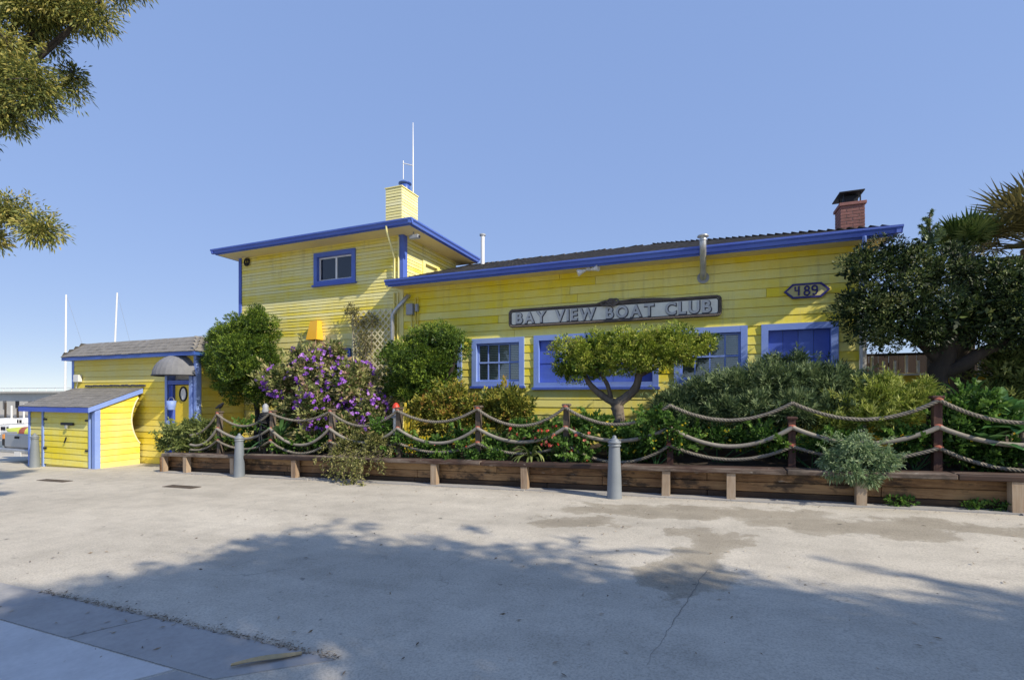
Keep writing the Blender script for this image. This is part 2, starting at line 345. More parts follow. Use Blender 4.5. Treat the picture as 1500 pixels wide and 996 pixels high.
M['lf_light'] = leaf_mat('pale_green_leaf', [(0.072, 0.111, 0.033), (0.195, 0.247, 0.072), (0.364, 0.403, 0.143)], 0.35)
M['lf_silver'] = leaf_mat('spilling_leaf', [(0.08, 0.15, 0.07), (0.22, 0.32, 0.15), (0.44, 0.52, 0.30)], 0.3)
M['lf_vine'] = leaf_mat('trailing_leaf', [(0.065, 0.085, 0.023), (0.182, 0.195, 0.058), (0.377, 0.351, 0.143)], 0.3)
M['lf_dry'] = leaf_mat('dry_vine_leaf', [(0.068, 0.068, 0.03), (0.15, 0.143, 0.06), (0.27, 0.24, 0.112)], 0.2)
M['lf_acacia'] = leaf_mat('street_tree_leaf', [(0.058, 0.09, 0.029), (0.171, 0.198, 0.05), (0.378, 0.351, 0.081), (0.54, 0.45, 0.144)], 0.3)
M['lf_palm'] = leaf_mat('palm_blade', [(0.030, 0.065, 0.016), (0.085, 0.140, 0.032), (0.18, 0.23, 0.06)], 0.15)
M['lf_palm_dry'] = leaf_mat('old_palm_blade', [(0.083, 0.075, 0.03), (0.173, 0.158, 0.053), (0.255, 0.21, 0.075)], 0.2)
M['lf_agave'] = leaf_mat('agave_leaf', [(0.06, 0.156, 0.054), (0.12, 0.276, 0.084), (0.24, 0.396, 0.144)], 0.2, 0.4)
M['lf_strap'] = leaf_mat('strap_leaf', [(0.04, 0.11, 0.035), (0.09, 0.21, 0.065), (0.20, 0.36, 0.13)], 0.2, 0.4)
M['fl_purple'] = leaf_mat('purple_petal', [(0.24, 0.06, 0.55), (0.42, 0.15, 0.76), (0.60, 0.33, 0.82)], 0.35)
M['fl_red'] = leaf_mat('coral_petal', [(0.58, 0.06, 0.04), (0.72, 0.13, 0.09), (0.75, 0.25, 0.20)], 0.3)
M['fl_yellow'] = leaf_mat('yellow_petal', [(0.70, 0.52, 0.03), (0.80, 0.66, 0.05)], 0.3)
M['litter'] = leaf_mat('fallen_leaf', [(0.06, 0.045, 0.03), (0.25, 0.19, 0.12), (0.45, 0.40, 0.33)], 0.1)

# ------------------------------------------------------------------ setting: ground, water, bed, slabs
def build_ground():
    xs = [-2500, -60, -27.8, -27.2, -22, -12, -4, 4, 14, 60, 2500]; ys = [-2500, -60, -8, 0, 8, 26, 26.6, 80, 2500]
    vs = []; fs = []
    for y in ys:
        for x in xs: vs.append((x, y, -5.0 if (x < -27.5 or y > 26.3) else G(x)))
    n = len(xs)
    for j in range(len(ys)-1):
        for i in range(n-1): fs.append((j*n+i, j*n+i+1, (j+1)*n+i+1, (j+1)*n+i))
    o = MB().add(vs, fs).build('road', M['asphalt']); tag(o, kind='structure')
    w = MB().add([(-2500,-2500,-1.7),(-27.25,-2500,-1.7),(-27.25,26.2,-1.7),(2500,26.2,-1.7),(2500,2500,-1.7),(-2500,2500,-1.7)], [(0,1,2,3,4,5)]).build('bay_water', M['water'])
    tag(w, kind='structure')
build_ground()
def build_slabs():
    p = link(bpy.data.objects.new('sidewalk', None), None, gp(200, 950)); tag(p, kind='structure')
    A, B = gp(20, 858), gp(492, 966)                 # kerb edge against the asphalt
    C = gp(370, 1012)
    d = (B - A).normalized(); e = (C - B).normalized()
    def quad(P, Q, R, S, h, mat, name):
        vs = [(q.x, q.y, G(q.x) + h) for q in (P, Q, R, S)] + [(q.x, q.y, G(q.x) - 0.1) for q in (P, Q, R, S)]
        MB().add(vs, [(0,1,2,3)[::-1], (0,1,5,4), (1,2,6,5), (2,3,7,6), (3,0,4,7)]).build(name, mat, p)
    A2 = A - d * 9; E = gp(262, 981)
    w = (E - B); e2 = Vector((e.x, e.y, 0)); g = 0.02
    wid = (E - B) - d * (E - B).dot(d); wid_n = wid.normalized(); W_ = wid.length
    # edge strip, split once across
    K = A + d * ((B - A).length * 0.53)
    quad(A2, K - d*g/2, K - d*g/2 + wid - d*0.25, A2 + wid, 0.006, M['concrete'], 'slab')
    quad(K + d*g/2, B, B + wid - d*0.55, K + d*g/2 + wid - d*0.25, 0.006, M['concrete'], 'slab')
    i0 = wid + wid_n * g
    quad(A2 + i0, E + wid_n*g - d*0.03, E + wid_n*(g+1.5) - d*1.1, A2 + i0 + wid_n*1.5, 0.010, M['concrete_pale'], 'slab')
    quad(E + wid_n*g + d*0.01, B + i0 - d*0.55, B + i0 - d*1.6 + wid_n*1.5, E + wid_n*(g+1.5) - d*1.06, 0.008, M['concrete'], 'slab')
    return A, B, d, wid_n
SLA, SLB, SLD, SLW = build_slabs()

BED0, BED1 = 8.46, 11.0
def build_bed():
    rng = np.random.default_rng(3); xs = np.linspace(-13.0, 10.5, 95); ys = np.linspace(BED0, 11.25, 13); vs = []; fs = []
    for y in ys:
        for x in xs: vs.append((x, y, G(x) + 0.40 + 0.16*min(1, (y-BED0)/1.2) + rng.normal(0, 0.018)))
    n = len(xs)
    for j in range(len(ys)-1):
        for i in range(n-1): fs.append((j*n+i, j*n+i+1, (j+1)*n+i+1, (j+1)*n+i))
    o = MB().add(vs, fs).build('planting_bed', M['soil']); tag(o, kind='structure')
build_bed()
def BZ(x, y): return G(x) + 0.40 + 0.16 * min(1, max(0, (y-BED0)/1.2))

# ------------------------------------------------------------------ boarded walls
rnd = random.Random(11)
_board_cache = {}
def board_mesh(h, mat, thick):
    key = (round(h, 4), mat.name, thick)
    if key not in _board_cache:
        me = bpy.data.meshes.new('board'); gr = 0.013 if h > 0.12 else 0.009
        prof = [(0.0, 0.0), (-thick, 0.0), (-thick * 0.62, h - gr), (-0.001, h - gr + 0.002), (0.0, h)]
        vs = [(0, y, z) for y, z in prof] + [(1, y, z) for y, z in prof]
        fs = [(4,3,2,1,0), (5,6,7,8,9)] + [(i, (i+1) % 5, (i+1) % 5 + 5, i + 5) for i in range(5)]
        me.from_pydata(vs, [], fs); me.update(); me.materials.append(mat); _board_cache[key] = me
    return _board_cache[key]
def board_wall(parent, axis, fixed, a0, a1, z0, z1, h, mat, openings=(), thick=0.034, joint=4.2):
    """axis 'x': wall facing -Y at Y=fixed ; axis 'y': wall facing +X at X=fixed"""
    me = board_mesh(h, mat, thick); z = z0
    while z < z1 - 0.3 * h:
        cuts = [(a0, a1)]
        for (o0, o1, oz0, oz1) in openings:
            if z + h * 0.5 > oz0 and z + h * 0.5 < oz1:
                nc = []
                for c0, c1 in cuts:
                    if o1 <= c0 or o0 >= c1: nc.append((c0, c1)); continue
                    if o0 > c0: nc.append((c0, o0))
                    if o1 < c1: nc.append((o1, c1))
                cuts = nc
        segs = []
        for c0, c1 in cuts:
            s = c0
            while c1 - s > joint * 1.5:
                k = s + rnd.uniform(0.55, 1.35) * joint; segs.append((s, k - 0.007)); s = k
            segs.append((s, c1))
        for s0, s1 in segs:
            if s1 - s0 < 0.02: continue
            dy = rnd.uniform(-0.002, 0.002); dz = rnd.uniform(-0.002, 0.002)
            if axis == 'x': mesh_obj('board', me, mat, parent, (s0, fixed + dy, z + dz), None, (s1 - s0, 1, 1))
            else: mesh_obj('board', me, mat, parent, (fixed + dy, s0, z + dz), (0, 0, math.pi/2), (s1 - s0, 1, 1))
        z += h

def window(parent, x0, x1, z0, z1, Y, name='window', tw=0.125, style='blind', cols=2, mat_trim=None, sill=True):
    """outer trim rectangle x0..x1, z0..z1 in a wall facing -Y at Y"""
    mt = mat_trim or M['blue_pale']; w = link(bpy.data.objects.new(name, None), parent, (x0, Y, z0))
    def b(n, mat, *a): return MB().box(*a).build(n, mat, w)
    i0, i1, j0, j1 = x0 + tw, x1 - tw, z0 + tw * 0.9, z1 - tw
    base = MB()
    base.box(x0, i0, Y - 0.062, Y + 0.02, z0, z1); base.box(i1, x1, Y - 0.062, Y + 0.02, z0, z1)
    base.box(i0, i1, Y - 0.060, Y + 0.02, j1, z1); base.box(i0, i1, Y - 0.060, Y + 0.02, z0, j0)
    base.build('frame', mt, w)
    if sill: b('sill', M['blue'], x0 - 0.03, x1 + 0.03, Y - 0.11, Y - 0.005, z0 - 0.055, z0 - 0.002)
    jm = MB(); D = 0.13
    jm.box(i0 - 0.02, i0 + 0.004, Y + 0.021, Y + D, j0, j1); jm.box(i1 - 0.004, i1 + 0.02, Y + 0.021, Y + D, j0, j1)
    jm.box(i0, i1, Y + 0.021, Y + D, j1 - 0.004, j1 + 0.02); jm.box(i0, i1, Y + 0.021, Y + D, j0 - 0.02, j0 + 0.004)
    jm.build('jamb', M['blue'], w)
    if style == 'board':            # a painted panel closing the opening, in planks with a cross rail
        n = cols; ww = (i1 - i0 - 0.01) / n
        for k in range(n):
            MB().cbox(i0 + 0.005 + k*ww + 0.003, i0 + 0.005 + (k+1)*ww - 0.003, Y + 0.045 + 0.002*(k % 2), Y + 0.075, j0 + 0.004, j1 - 0.004, 0.004).build('panel', M['blue'], w)
        b('rail', M['blue'], i0 + 0.005, i1 - 0.005, Y + 0.030, Y + 0.044, (j0+j1)/2 - 0.04, (j0+j1)/2 - 0.005)
        return w
    sash = MB(); s = 0.045; ys0, ys1 = Y + 0.035, Y + 0.075
    mid = (j0 + j1) / 2
    sash.box(i0+0.004, i0+s, ys0, ys1, j0+0.004, j1-0.004); sash.box(i1-s, i1-0.004, ys0, ys1, j0+0.004, j1-0.004)
    sash.box(i0+s, i1-s, ys0+0.001, ys1, j1-s, j1-0.005); sash.box(i0+s, i1-s, ys0+0.001, ys1, j0+0.005, j0+s)
    if style != 'slider': sash.box(i0+s, i1-s, ys0-0.004, ys1-0.006, mid-0.02, mid+0.02)
    sash.build('sash', M['blue_pale'] if style != 'slider' else M['white_metal'], w)
    for k in range(1, cols):
        xx = i0 + (i1 - i0) * k / cols; bw = 0.014 if style != 'slider' else 0.028
        b('muntin', M['blue_pale'] if style != 'slider' else M['white_metal'], xx-bw, xx+bw, ys0+0.006, ys1-0.012, j0+s, j1-s)
    b('pane', M['glass'], i0+s-0.01, i1-s+0.01, Y+0.056, Y+0.060, j0+s-0.01, j1-s+0.01)
    bl = MB(); z = j0 + 0.05
    while z < j1 - 0.04:
        bl.add([(i0+0.02, Y+0.092, z), (i1-0.02, Y+0.092, z), (i1-0.02, Y+0.106, z+0.034), (i0+0.02, Y+0.106, z+0.034)], [(0,1,2,3)]); z += 0.043
    bl.build('blind', M['blind'] if style != 'slider' else M['blue'], w)
    b('back', M['dark'], i0 - 0.02, i1 + 0.02, Y + 0.131, Y + 0.137, j0 - 0.02, j1 + 0.02)
    return w
def MB_empty():
    me = bpy.data.meshes.new('window'); return None

def shingles(parent, origin, ud, vd, uw, vh, mat, maxn=300, w=0.30, exp=0.14, trim=None):
    """rows of shingles on a plane: origin at lower left, ud along the eave, vd up the slope; trim(v)->(u0,u1)"""
    ud = Vector(ud).normalized(); vd = Vector(vd).normalized(); nd = ud.cross(vd).normalized()
    R = Matrix((ud, vd, nd)).transposed().to_euler()
    me = bpy.data.meshes.new('shingle'); t = 0.014
    prof = [(0, 0.002), (0, t), (exp * 1.6, 0.004)]
    vs = [(0.004, y, z) for y, z in prof] + [(w - 0.004, y, z) for y, z in prof]
    me.from_pydata(vs, [], [(0,1,2)[::-1], (3,4,5), (0,3,4,1), (1,4,5,2), (2,5,3,0)]); me.update(); me.materials.append(mat)
    cnt = 0; rest = MB(); r = 0; v = 0.0
    while v < vh - 0.02:
        u0, u1 = trim(v) if trim else (0, uw)
        u = u0 - (r % 2) * w * 0.5
        while u < u1:
            a0, a1 = max(u, u0), min(u + w, u1)
            if a1 - a0 > 0.04:
                lift = rnd.uniform(0, 0.006); vv = v + rnd.uniform(-0.008, 0.008)
                p = Vector(origin) + ud * a0 + vd * vv + nd * lift
                if cnt < maxn:
                    mesh_obj('shingle', me, mat, parent, p, R, ((a1 - a0) / w, 1, 1)); cnt += 1
                else:
                    q = [Vector(p) + ud * ((x) * (a1 - a0) / w) + vd * y + nd * z for x, y, z in vs]
                    rest.add(q, [(2,1,0), (3,4,5), (0,3,4,1), (1,4,5,2)])
            u += w
        v += exp; r += 1
    if rest.v: tag(rest.build('far_shingles', mat, parent), kind='stuff')

def gutter(parent, p0, p1, out, name='gutter', mat=None, drop=0.13):
    """K-style gutter from p0 to p1 (back top edge); out = horizontal outward unit vector"""
    p0, p1, out = Vector(p0), Vector(p1), Vector(out); z = Vector((0, 0, 1))
    prof = [(0, 0), (0.0, -drop), (0.055, -drop), (0.070, -drop*0.55), (0.105, -drop*0.28), (0.108, 0.0), (0.098, 0.0), (0.09, -0.03), (0.012, -0.03), (0.012, 0.0)]
    vs = [p0 + out*a + z*b for a, b in prof] + [p1 + out*a + z*b for a, b in prof]; n = len(prof)
    fs = [(i, (i+1) % n, (i+1) % n + n, i + n) for i in range(n)] + [tuple(range(n-1, -1, -1)), tuple(range(n, 2*n))]
    return MB().add(vs, fs).build(name, mat or M['blue_steel'], parent)

# ------------------------------------------------------------------ the clubhouse: long front wing
WALL = 11.0
def build_wing():
    X0, X1 = -7.58, 2.78; ZB, ZT = -0.15, 4.45; EV = 4.60
    h = thing('clubhouse_wing', (X0, WALL, G(X0)), 'long single storey yellow boarded clubhouse wing with blue trim and dark shingle roof', 'building')
    wins = [(-7.15, -5.81, 1.86, 3.05, 'blind', 4), (-5.52, -4.11, 1.86, 3.05, 'blind', 4), (-3.86, -0.98, 1.82, 3.06, 'board', 6),
            (-0.66, 0.77, 1.86, 3.06, 'blind', 4), (1.02, 2.345, 1.80, 3.06, 'board', 4)]
    ops = [(a + 0.03, b - 0.03, c + 0.03, d - 0.03) for a, b, c, d, s, k in wins]
    MB().box(X0 + 0.01, X1 - 0.14, WALL + 0.14, 18.8, ZB, ZT).build('wall', M['yellow_faded'], h)
    board_wall(h, 'x', WALL, X0, X1 - 0.10, ZB, ZT, 0.188, M['yellow_faded'], ops)
    MB().box(X0, X1 - 0.10, WALL, WALL + 0.02, ZT - 0.02, ZT + 0.02).build('frieze', M['yellow_faded'], h)
    # side wall on the right
    board_wall(h, 'y', X1 - 0.14, WALL + 0.1, 18.8, ZB, ZT, 0.188, M['yellow_faded'])
    MB().box(X1 - 0.10, X1 + 0.015, WALL - 0.045, WALL + 0.10, ZB, ZT + 0.05).build('corner_board', M['white'], h)
    for a, b, c, d, s, k in wins: window(h, a, b, c, d, WALL, style=s, cols=k)
    # roof: hip at the right end, ridge parallel to the wall
    yE0, yE1, xE = 10.46, 19.4, 3.08; p = 0.335; ridge = 15.0
    rz = EV + p * (ridge - yE0)
    rf = MB()
    pts = [(-7.72, yE0, EV), (xE, yE0, EV), (xE, yE1, EV), (-7.72, yE1, EV), (-7.72, ridge, rz), (xE - (ridge - yE0), ridge, rz)]
    rf.add(pts + [(x, y, z - 0.06) for x, y, z in pts], [(0,1,5,4), (1,2,5), (2,3,4,5), (6,10,11,7), (7,11,8), (8,11,10,9), (0,6,7,1), (1,7,8,2), (0,4,10,6), (3,9,10,4)])
    roof = rf.build('roof', M['felt'], h)
    sl = math.sqrt(1 + p*p)
    shingles(roof, (-7.72, yE0 - 0.03, EV + 0.004), (1, 0, 0), (0, 1, p), xE + 7.72, (ridge - yE0) * sl, M['shingle'], 300, 0.33, 0.145,
             trim=lambda v: (0, xE + 7.72 - v / sl))
    shingles(roof, (xE + 0.03, yE0, EV + 0.004), (0, 1, 0), (-1, 0, p), yE1 - yE0, (ridge - yE0) * sl, M['shingle'], 0, 0.33, 0.145,
             trim=lambda v: (v / sl, yE1 - yE0 - v / sl))
    rc = MB(); n = 16; A = Vector((xE, yE0, EV + 0.02)); B = Vector((xE - (ridge - yE0), ridge, rz + 0.02))
    for i in range(n):
        a = A.lerp(B, i / n); b = A.lerp(B, (i + 1.15) / n); o_ = Vector((0.09, 0.09, -0.02)); u_ = Vector((0, 0, 0.02))
        rc.add([a - Vector((0.1, -0.1, 0)) * 0 + Vector((-0.10, -0.02, 0.0)), a + Vector((0.02, 0.10, 0)), a + u_, b + Vector((-0.10, -0.02, -0.01)), b + Vector((0.02, 0.10, -0.01)), b + u_ * 0.5], [(0, 2, 5, 3), (2, 1, 4, 5), (0, 1, 2)])
    rc.build('hip_cap', M['shingle'], roof)
    rd = MB(); x = -7.72; q = random.Random(14)
    while x < xE - (ridge - yE0):
        w_ = q.uniform(0.18, 0.24); l0 = q.uniform(0.015, 0.04); l1 = l0 + q.uniform(0.015, 0.035)
        rd.add([(x, ridge - 0.16, rz - 0.05 + l0), (x, ridge, rz + l0), (x, ridge + 0.16, rz - 0.05 + l0), (x + w_, ridge - 0.16, rz - 0.05 + l1), (x + w_, ridge, rz + l1), (x + w_, ridge + 0.16, rz - 0.05 + l1)], [(0,3,4,1), (1,4,5,2), (3,0,2,5), (3,5,4)]); x += w_ * 0.92
    rd.build('ridge_cap', M['shingle'], roof)
    # soffit, fascia and gutters
    MB().box(-7.70, xE - 0.03, yE0 + 0.03, WALL + 0.1, ZT + 0.03, ZT + 0.05).build('soffit', M['soffit'], h)
    MB().box(X1 - 0.05, xE - 0.03, WALL + 0.1, 19.3, ZT + 0.03, ZT + 0.05).build('soffit', M['soffit'], h)
    MB().box(-7.72, xE, yE0, yE0 + 0.028, ZT + 0.0, EV - 0.062).build('fascia', M['blue'], h)
    MB().box(xE - 0.028, xE, yE0 + 0.03, yE1, ZT + 0.0, EV - 0.062).build('fascia', M['blue'], h)
    gutter(h, (-7.76, yE0 - 0.002, EV + 0.015), (xE + 0.10, yE0 - 0.002, EV + 0.015), (0, -1, 0), mat=M['blue'])
    gutter(h, (xE + 0.002, yE0 - 0.09, EV + 0.012), (xE + 0.002, yE1, EV + 0.012), (1, 0, 0), mat=M['blue'])
    # front gutter drop at the right corner
    MB().tube([(2.62, yE0 - 0.05, EV - 0.11), (2.62, yE0 - 0.05, EV - 0.2), (2.70, WALL - 0.14, EV - 0.42), (2.70, WALL - 0.14, 3.3)], 0.035, 8).build('downspout', M['blue_pale'], h)
    MB().tube([(2.70, WALL - 0.14, 3.29), (2.70, WALL - 0.14, 0.4)], 0.036, 8).build('downspout', M['white'], h)
    # brick chimney on the right slope
    cx0, cx1, cy0, cy1 = 2.80, 3.26, 12.9, 13.42; ctop = zat(1240, 297, 12.9)
    ch = MB().box(cx0 + 0.012, cx1 - 0.012, cy0 + 0.012, cy1 - 0.012, 0.0, ctop - 0.01).build('chimney', M['mortar'], h)
    def bmesh_brick(l, w_):
        me = bpy.data.meshes.new('brick'); m = MB().cbox(0, l, 0, w_, 0, 0.060, 0.004)
        me.from_pydata(m.v, [], m.f); me.update(); me.materials.append(M['brick']); return me
    L = (cx1 - cx0 - 0.010) / 2; bm_x = bmesh_brick(L, 0.1); Ly = (cy1 - cy0 - 0.010) / 2; bm_h = bmesh_brick(L / 2 - 0.005, 0.1)
    z = 4.15; r = 0
    while z < ctop - 0.08:
        for (yy) in (cy0, cy1 - 0.1):
            if r % 2 == 0:
                for k in range(2): mesh_obj('brick', bm_x, None, ch, (cx0 + k*(L + 0.010) + rnd.uniform(-.002, .002), yy + rnd.uniform(-.002, .002), z))
            else:
                mesh_obj('brick', bm_h, None, ch, (cx0, yy + rnd.uniform(-.002, .002), z)); mesh_obj('brick', bm_x, None, ch, (cx0 + L/2 + 0.005, yy, z)); mesh_obj('brick', bm_h, None, ch, (cx1 - L/2 + 0.005, yy, z))
        for xx in (cx0 + 0.001, cx1 - 0.101):
            mesh_obj('brick', bm_x, None, ch, (xx + 0.1, cy0 + 0.11, z + 0.001), (0, 0, math.pi/2)); 
            if cy1 - cy0 > 0.45: mesh_obj('brick', bm_h, None, ch, (xx + 0.1, cy0 + 0.12 + L, z + 0.001), (0, 0, math.pi/2), (0.7, 1, 1))
        z += 0.070; r += 1
    MB().cbox(cx0 - 0.03, cx1 + 0.03, cy0 - 0.03, cy1 + 0.03, ctop - 0.07, ctop + 0.0, 0.006).build('chimney_crown', M['brick'], ch)
    cp = MB()
    for a, b in ((0.07, 0.07), (0.39, 0.07), (0.07, 0.42), (0.39, 0.42)): cp.box(cx0+a-0.012, cx0+a+0.012, cy0+b-0.012, cy0+b+0.012, ctop, ctop + 0.22)
    cp.cbox(cx0 - 0.03, cx0 + 0.45, cy0 - 0.05, cy1 + 0.14, ctop + 0.215, ctop + 0.245, 0.004)
    cp.box(cx0+0.10, cx0+0.36, cy0+0.12, cy1-0.12, ctop, ctop+0.19)
    cp.build('chimney_cap', M['iron'], ch)
    # wall vent pipe with elbow through the wall and cap above the gutter
    vx = xat(1030, WALL - 0.2); zb = zat(1030, 406, WALL - 0.1); zt = zat(1030, 352, WALL - 0.70)
    vp = MB().tube([(vx, WALL - 0.02, zb), (vx, WALL - 0.12, zb + 0.0), (vx, WALL - 0.20, zb + 0.06), (vx - 0.0, WALL - 0.24, zb + 0.16), (vx, WALL - 0.72, zb + 0.42), (vx, WALL - 0.74, zb + 0.50), (vx, WALL - 0.74, zt)], 0.062, 14).build('vent_pipe', M['galv'], h)
    MB().tube([(vx, WALL - 0.05, zb), (vx, WALL - 0.036, zb)], 0.12, 18).build('flange', M['greypaint'], vp)
    MB().lathe((vx, WALL - 0.74, zt), [(0.075, -0.02), (0.075, 0.0), (0.06, 0.02), (0.06, 0.05), (0.11, 0.055), (0.10, 0.085), (0.02, 0.10)], 16).build('pipe_cap', M['galv'], vp)
    # white flue near the ridge beside the tower
    a = at(707, 392, 14.4)
    fl = MB().tube([(a.x, a.y, a.z - 0.4), (a.x, a.y, zat(704, 346, 14.4))], 0.065, 12).build('flue', M['white_metal'], h)
    MB().lathe((a.x, a.y, zat(704, 346, 14.4)), [(0.10, 0), (0.10, 0.05), (0.03, 0.06)], 12).build('pipe_cap', M['greypaint'], fl)
    return h
wing = build_wing()

# ------------------------------------------------------------------ the two storey tower
def build_tower():
    X0, X1 = xat(352, WALL), -7.60; ZB, ZM, ZT = -0.35, 3.30, 5.96; E = 0.60; EV = 6.10
    t = thing('clubhouse_tower', (X0, WALL, G(X0)), 'two storey square yellow block with narrow boards, blue corner posts and blue eaves', 'building')
    wx0, wx1 = xat(461.5, WALL), xat(522, WALL); wz1 = zat(522, 364, WALL) ; wz0 = zat(461.5, 419, WALL)
    ops = [(wx0 + 0.03, wx1 - 0.03, wz0 + 0.03, wz1 - 0.03)]
    MB().box(X0 + 0.01, X1 - 0.01 - 0.13, WALL + 0.14, 13.95, ZB, ZT).build('wall', M['yellow_pale'], t)
    board_wall(t, 'x', WALL, X0 + 0.1, X1 - 0.14, ZB, ZM, 0.188, M['yellow_pale'])
    board_wall(t, 'x', WALL, X0 + 0.1, X1 - 0.14, ZM, ZT, 0.090, M['yellow_pale'], ops, thick=0.026, joint=6)
    sx = [(xat_side(640), xat_side(676))]
    so0, so1 = 12.05, 12.72; soz0, soz1 = 4.75, 5.45
    board_wall(t, 'y', X1 - 0.03, WALL + 0.14, 13.95, 4.2, ZT, 0.090, M['yellow_pale'], [(so0, so1, soz0, soz1)], thick=0.026, joint=6)
    MB().box(X1 - 0.16, X1 - 0.029, WALL + 0.14, 13.95, 4.0, ZT).build('wall', M['yellow_pale'], t) if False else None
    # side hatch: pale yellow frame, recessed
    w = MB(); x = X1 + 0.0
    w.box(X1 - 0.1, X1 + 0.03, so0 - 0.13, so0, soz0 - 0.02, soz1 + 0.12); w.box(X1 - 0.1, X1 + 0.03, so1, so1 + 0.13, soz0 - 0.02, soz1 + 0.12)
    w.box(X1 - 0.1, X1 + 0.031, so0, so1, soz1, soz1 + 0.12); w.box(X1 - 0.1, X1 + 0.06, so0 - 0.16, so1 + 0.16, soz0 - 0.08, soz0 - 0.02)
    ho = w.build('hatch', M['yellow_pale'], t)
    MB().box(X1 - 0.12, X1 - 0.06, so0, so1, soz0 - 0.02, soz1).build('panel', M['yellow_pale'], ho)
    # corner posts
    MB().cbox(X1 - 0.14, X1 + 0.02, WALL - 0.05, WALL + 0.14, 4.55, ZT, 0.008).build('corner_board', M['blue'], t)
    MB().cbox(X1 - 0.14, X1 + 0.02, WALL - 0.05, WALL + 0.14, ZB, 4.545, 0.008).build('corner_board', M['yellow_pale'], t)
    MB().cbox(X0 - 0.02, X0 + 0.10, WALL - 0.05, WALL + 0.14, ZB, ZT, 0.008).build('corner_board', M['blue'], t)
    # window
    window(t, wx0, wx1, wz0, wz1, WALL, style='slider', cols=2, mat_trim=M['blue'])
    # soffit, fascia, roof, gutters
    xa, xb, ya, yb = X0 - 0.32, X1 + E, WALL - E, 14.3
    MB().box(xa + 0.03, xb - 0.03, ya + 0.03, yb, ZT, ZT + 0.02).build('soffit', M['soffit'], t)
    pk = 0.42; cx, cy = (xa + xb) / 2, (ya + yb) / 2; rr = (yb - ya) / 2
    r = MB(); b = [(xa, ya, EV), (xb, ya, EV), (xb, yb, EV), (xa, yb, EV), (xa + rr, cy, EV + pk), (xb - rr, cy, EV + pk)]
    r.add(b, [(0,1,5,4), (1,2,5), (2,3,4,5), (3,0,4), (3,2,1,0)]).build('roof', M['shingle'], t)
    MB().box(xa, xb, ya, ya + 0.028, ZT - 0.005, EV - 0.003).build('fascia', M['blue'], t)
    MB().box(xb - 0.028, xb, ya + 0.029, yb, ZT - 0.005, EV - 0.003).build('fascia', M['blue'], t)
    MB().box(xa, xa + 0.028, ya + 0.029, yb, ZT - 0.005, EV - 0.003).build('fascia', M['blue'], t)
    gutter(t, (xa - 0.1, ya - 0.002, EV + 0.01), (xb + 0.10, ya - 0.002, EV + 0.01), (0, -1, 0), mat=M['blue'])
    gutter(t, (xb + 0.002, ya - 0.1, EV + 0.012), (xb + 0.002, yb, EV + 0.012), (1, 0, 0), mat=M['blue'])
    gutter(t, (xa - 0.002, ya - 0.1, EV + 0.012), (xa - 0.002, yb, EV + 0.012), (-1, 0, 0), mat=M['blue'])
    # boarded chimney with stovepipe
    c0, c1, d0, d1 = xat(565, 11.25), xat(588.5, 11.25), 11.25, 12.05; ctop = zat(588.5, 273, 11.25)
    ch = MB().box(c0 + 0.02, c1 - 0.02, d0 + 0.02, d1 - 0.02, EV - 0.1, ctop).build('chimney', M['yellow_cream'], t)
    board_wall(ch, 'x', d0 + 0.018, c0, c1, EV, ctop - 0.02, 0.082, M['yellow_cream'], thick=0.024)
    board_wall(ch, 'y', c1 - 0.018, d0, d1, EV, ctop - 0.02, 0.082, M['yellow_cream'], thick=0.024)
    MB().box(c0 - 0.02, c1 + 0.02, d0 - 0.02, d1 + 0.02, ctop, ctop + 0.03).build('chimney_top', M['yellow_cream'], ch)
    mx, my = (c0 + c1) / 2 + 0.1, (d0 + d1) / 2
    MB().lathe((mx, my, ctop + 0.03), [(0.15, 0), (0.15, 0.16), (0.13, 0.18), (0.13, 0.21), (0.185, 0.215), (0.18, 0.245), (0.05, 0.30)], 18).build('stove_pipe', M['blue_steel'], ch)
    # round ornament by the left corner
    a = at(361.5, 384, WALL - 0.06)
    rg = MB(); th = [2*math.pi*k/20 for k in range(21)]
    for rr_ in (0.12, 0.085): rg.tube([(a.x + rr_*math.cos(q), a.y, a.z + rr_*math.sin(q)) for q in th], 0.014, 6, False)
    rg.tube([(a.x, a.y, a.z - 0.07), (a.x, a.y, a.z + 0.07)], 0.014, 6); rg.tube([(a.x - 0.04, a.y, a.z + 0.05), (a.x + 0.04, a.y, a.z + 0.05)], 0.012, 6); rg.tube([(a.x - 0.05, a.y, a.z - 0.03), (a.x, a.y, a.z - 0.06), (a.x + 0.05, a.y, a.z - 0.03)], 0.012, 6)
    rg.build('round_emblem', M['iron'], t)
    # blue ground floor window head behind the shrubs
    q0, q1 = xat(480, WALL), xat(517, WALL)
    window(t, q0, q1, 1.75, zat(480, 512, WALL), WALL - 0.09, style='board', cols=2, mat_trim=M['blue'], sill=False)
    # pipes down the front
    px = xat(578, WALL - 0.08)
    MB().tube([(xat(566, WALL - E - 0.05), WALL - E - 0.05, EV - 0.10), (xat(566, WALL - E - 0.05), WALL - E - 0.05, EV - 0.2), (px, WALL - 0.09, EV - 0.75), (px, WALL - 0.09, 4.78)], 0.028, 8).build('downspout', M['yellow_pale'], t)
    MB().tube([(px + 0.12, WALL - 0.07, ZT - 0.06), (px + 0.12, WALL - 0.07, 4.78)], 0.022, 8).build('conduit', M['yellow_pale'], t)
    MB().tube([(px - 0.02, WALL - 0.07, 4.4), (px - 0.02, WALL - 0.07, 0.5)], 0.028, 8).build('conduit', M['yellow_pale'], t)
    MB().tube([(px + 0.10, WALL - 0.08, 4.4), (px + 0.10, WALL - 0.08, 0.5)], 0.020, 8).build('conduit', M['yellow_pale'], t)
    # grey drain pipe with diagonal run under the eave
    z0 = zat(598, 433, WALL - 0.12)
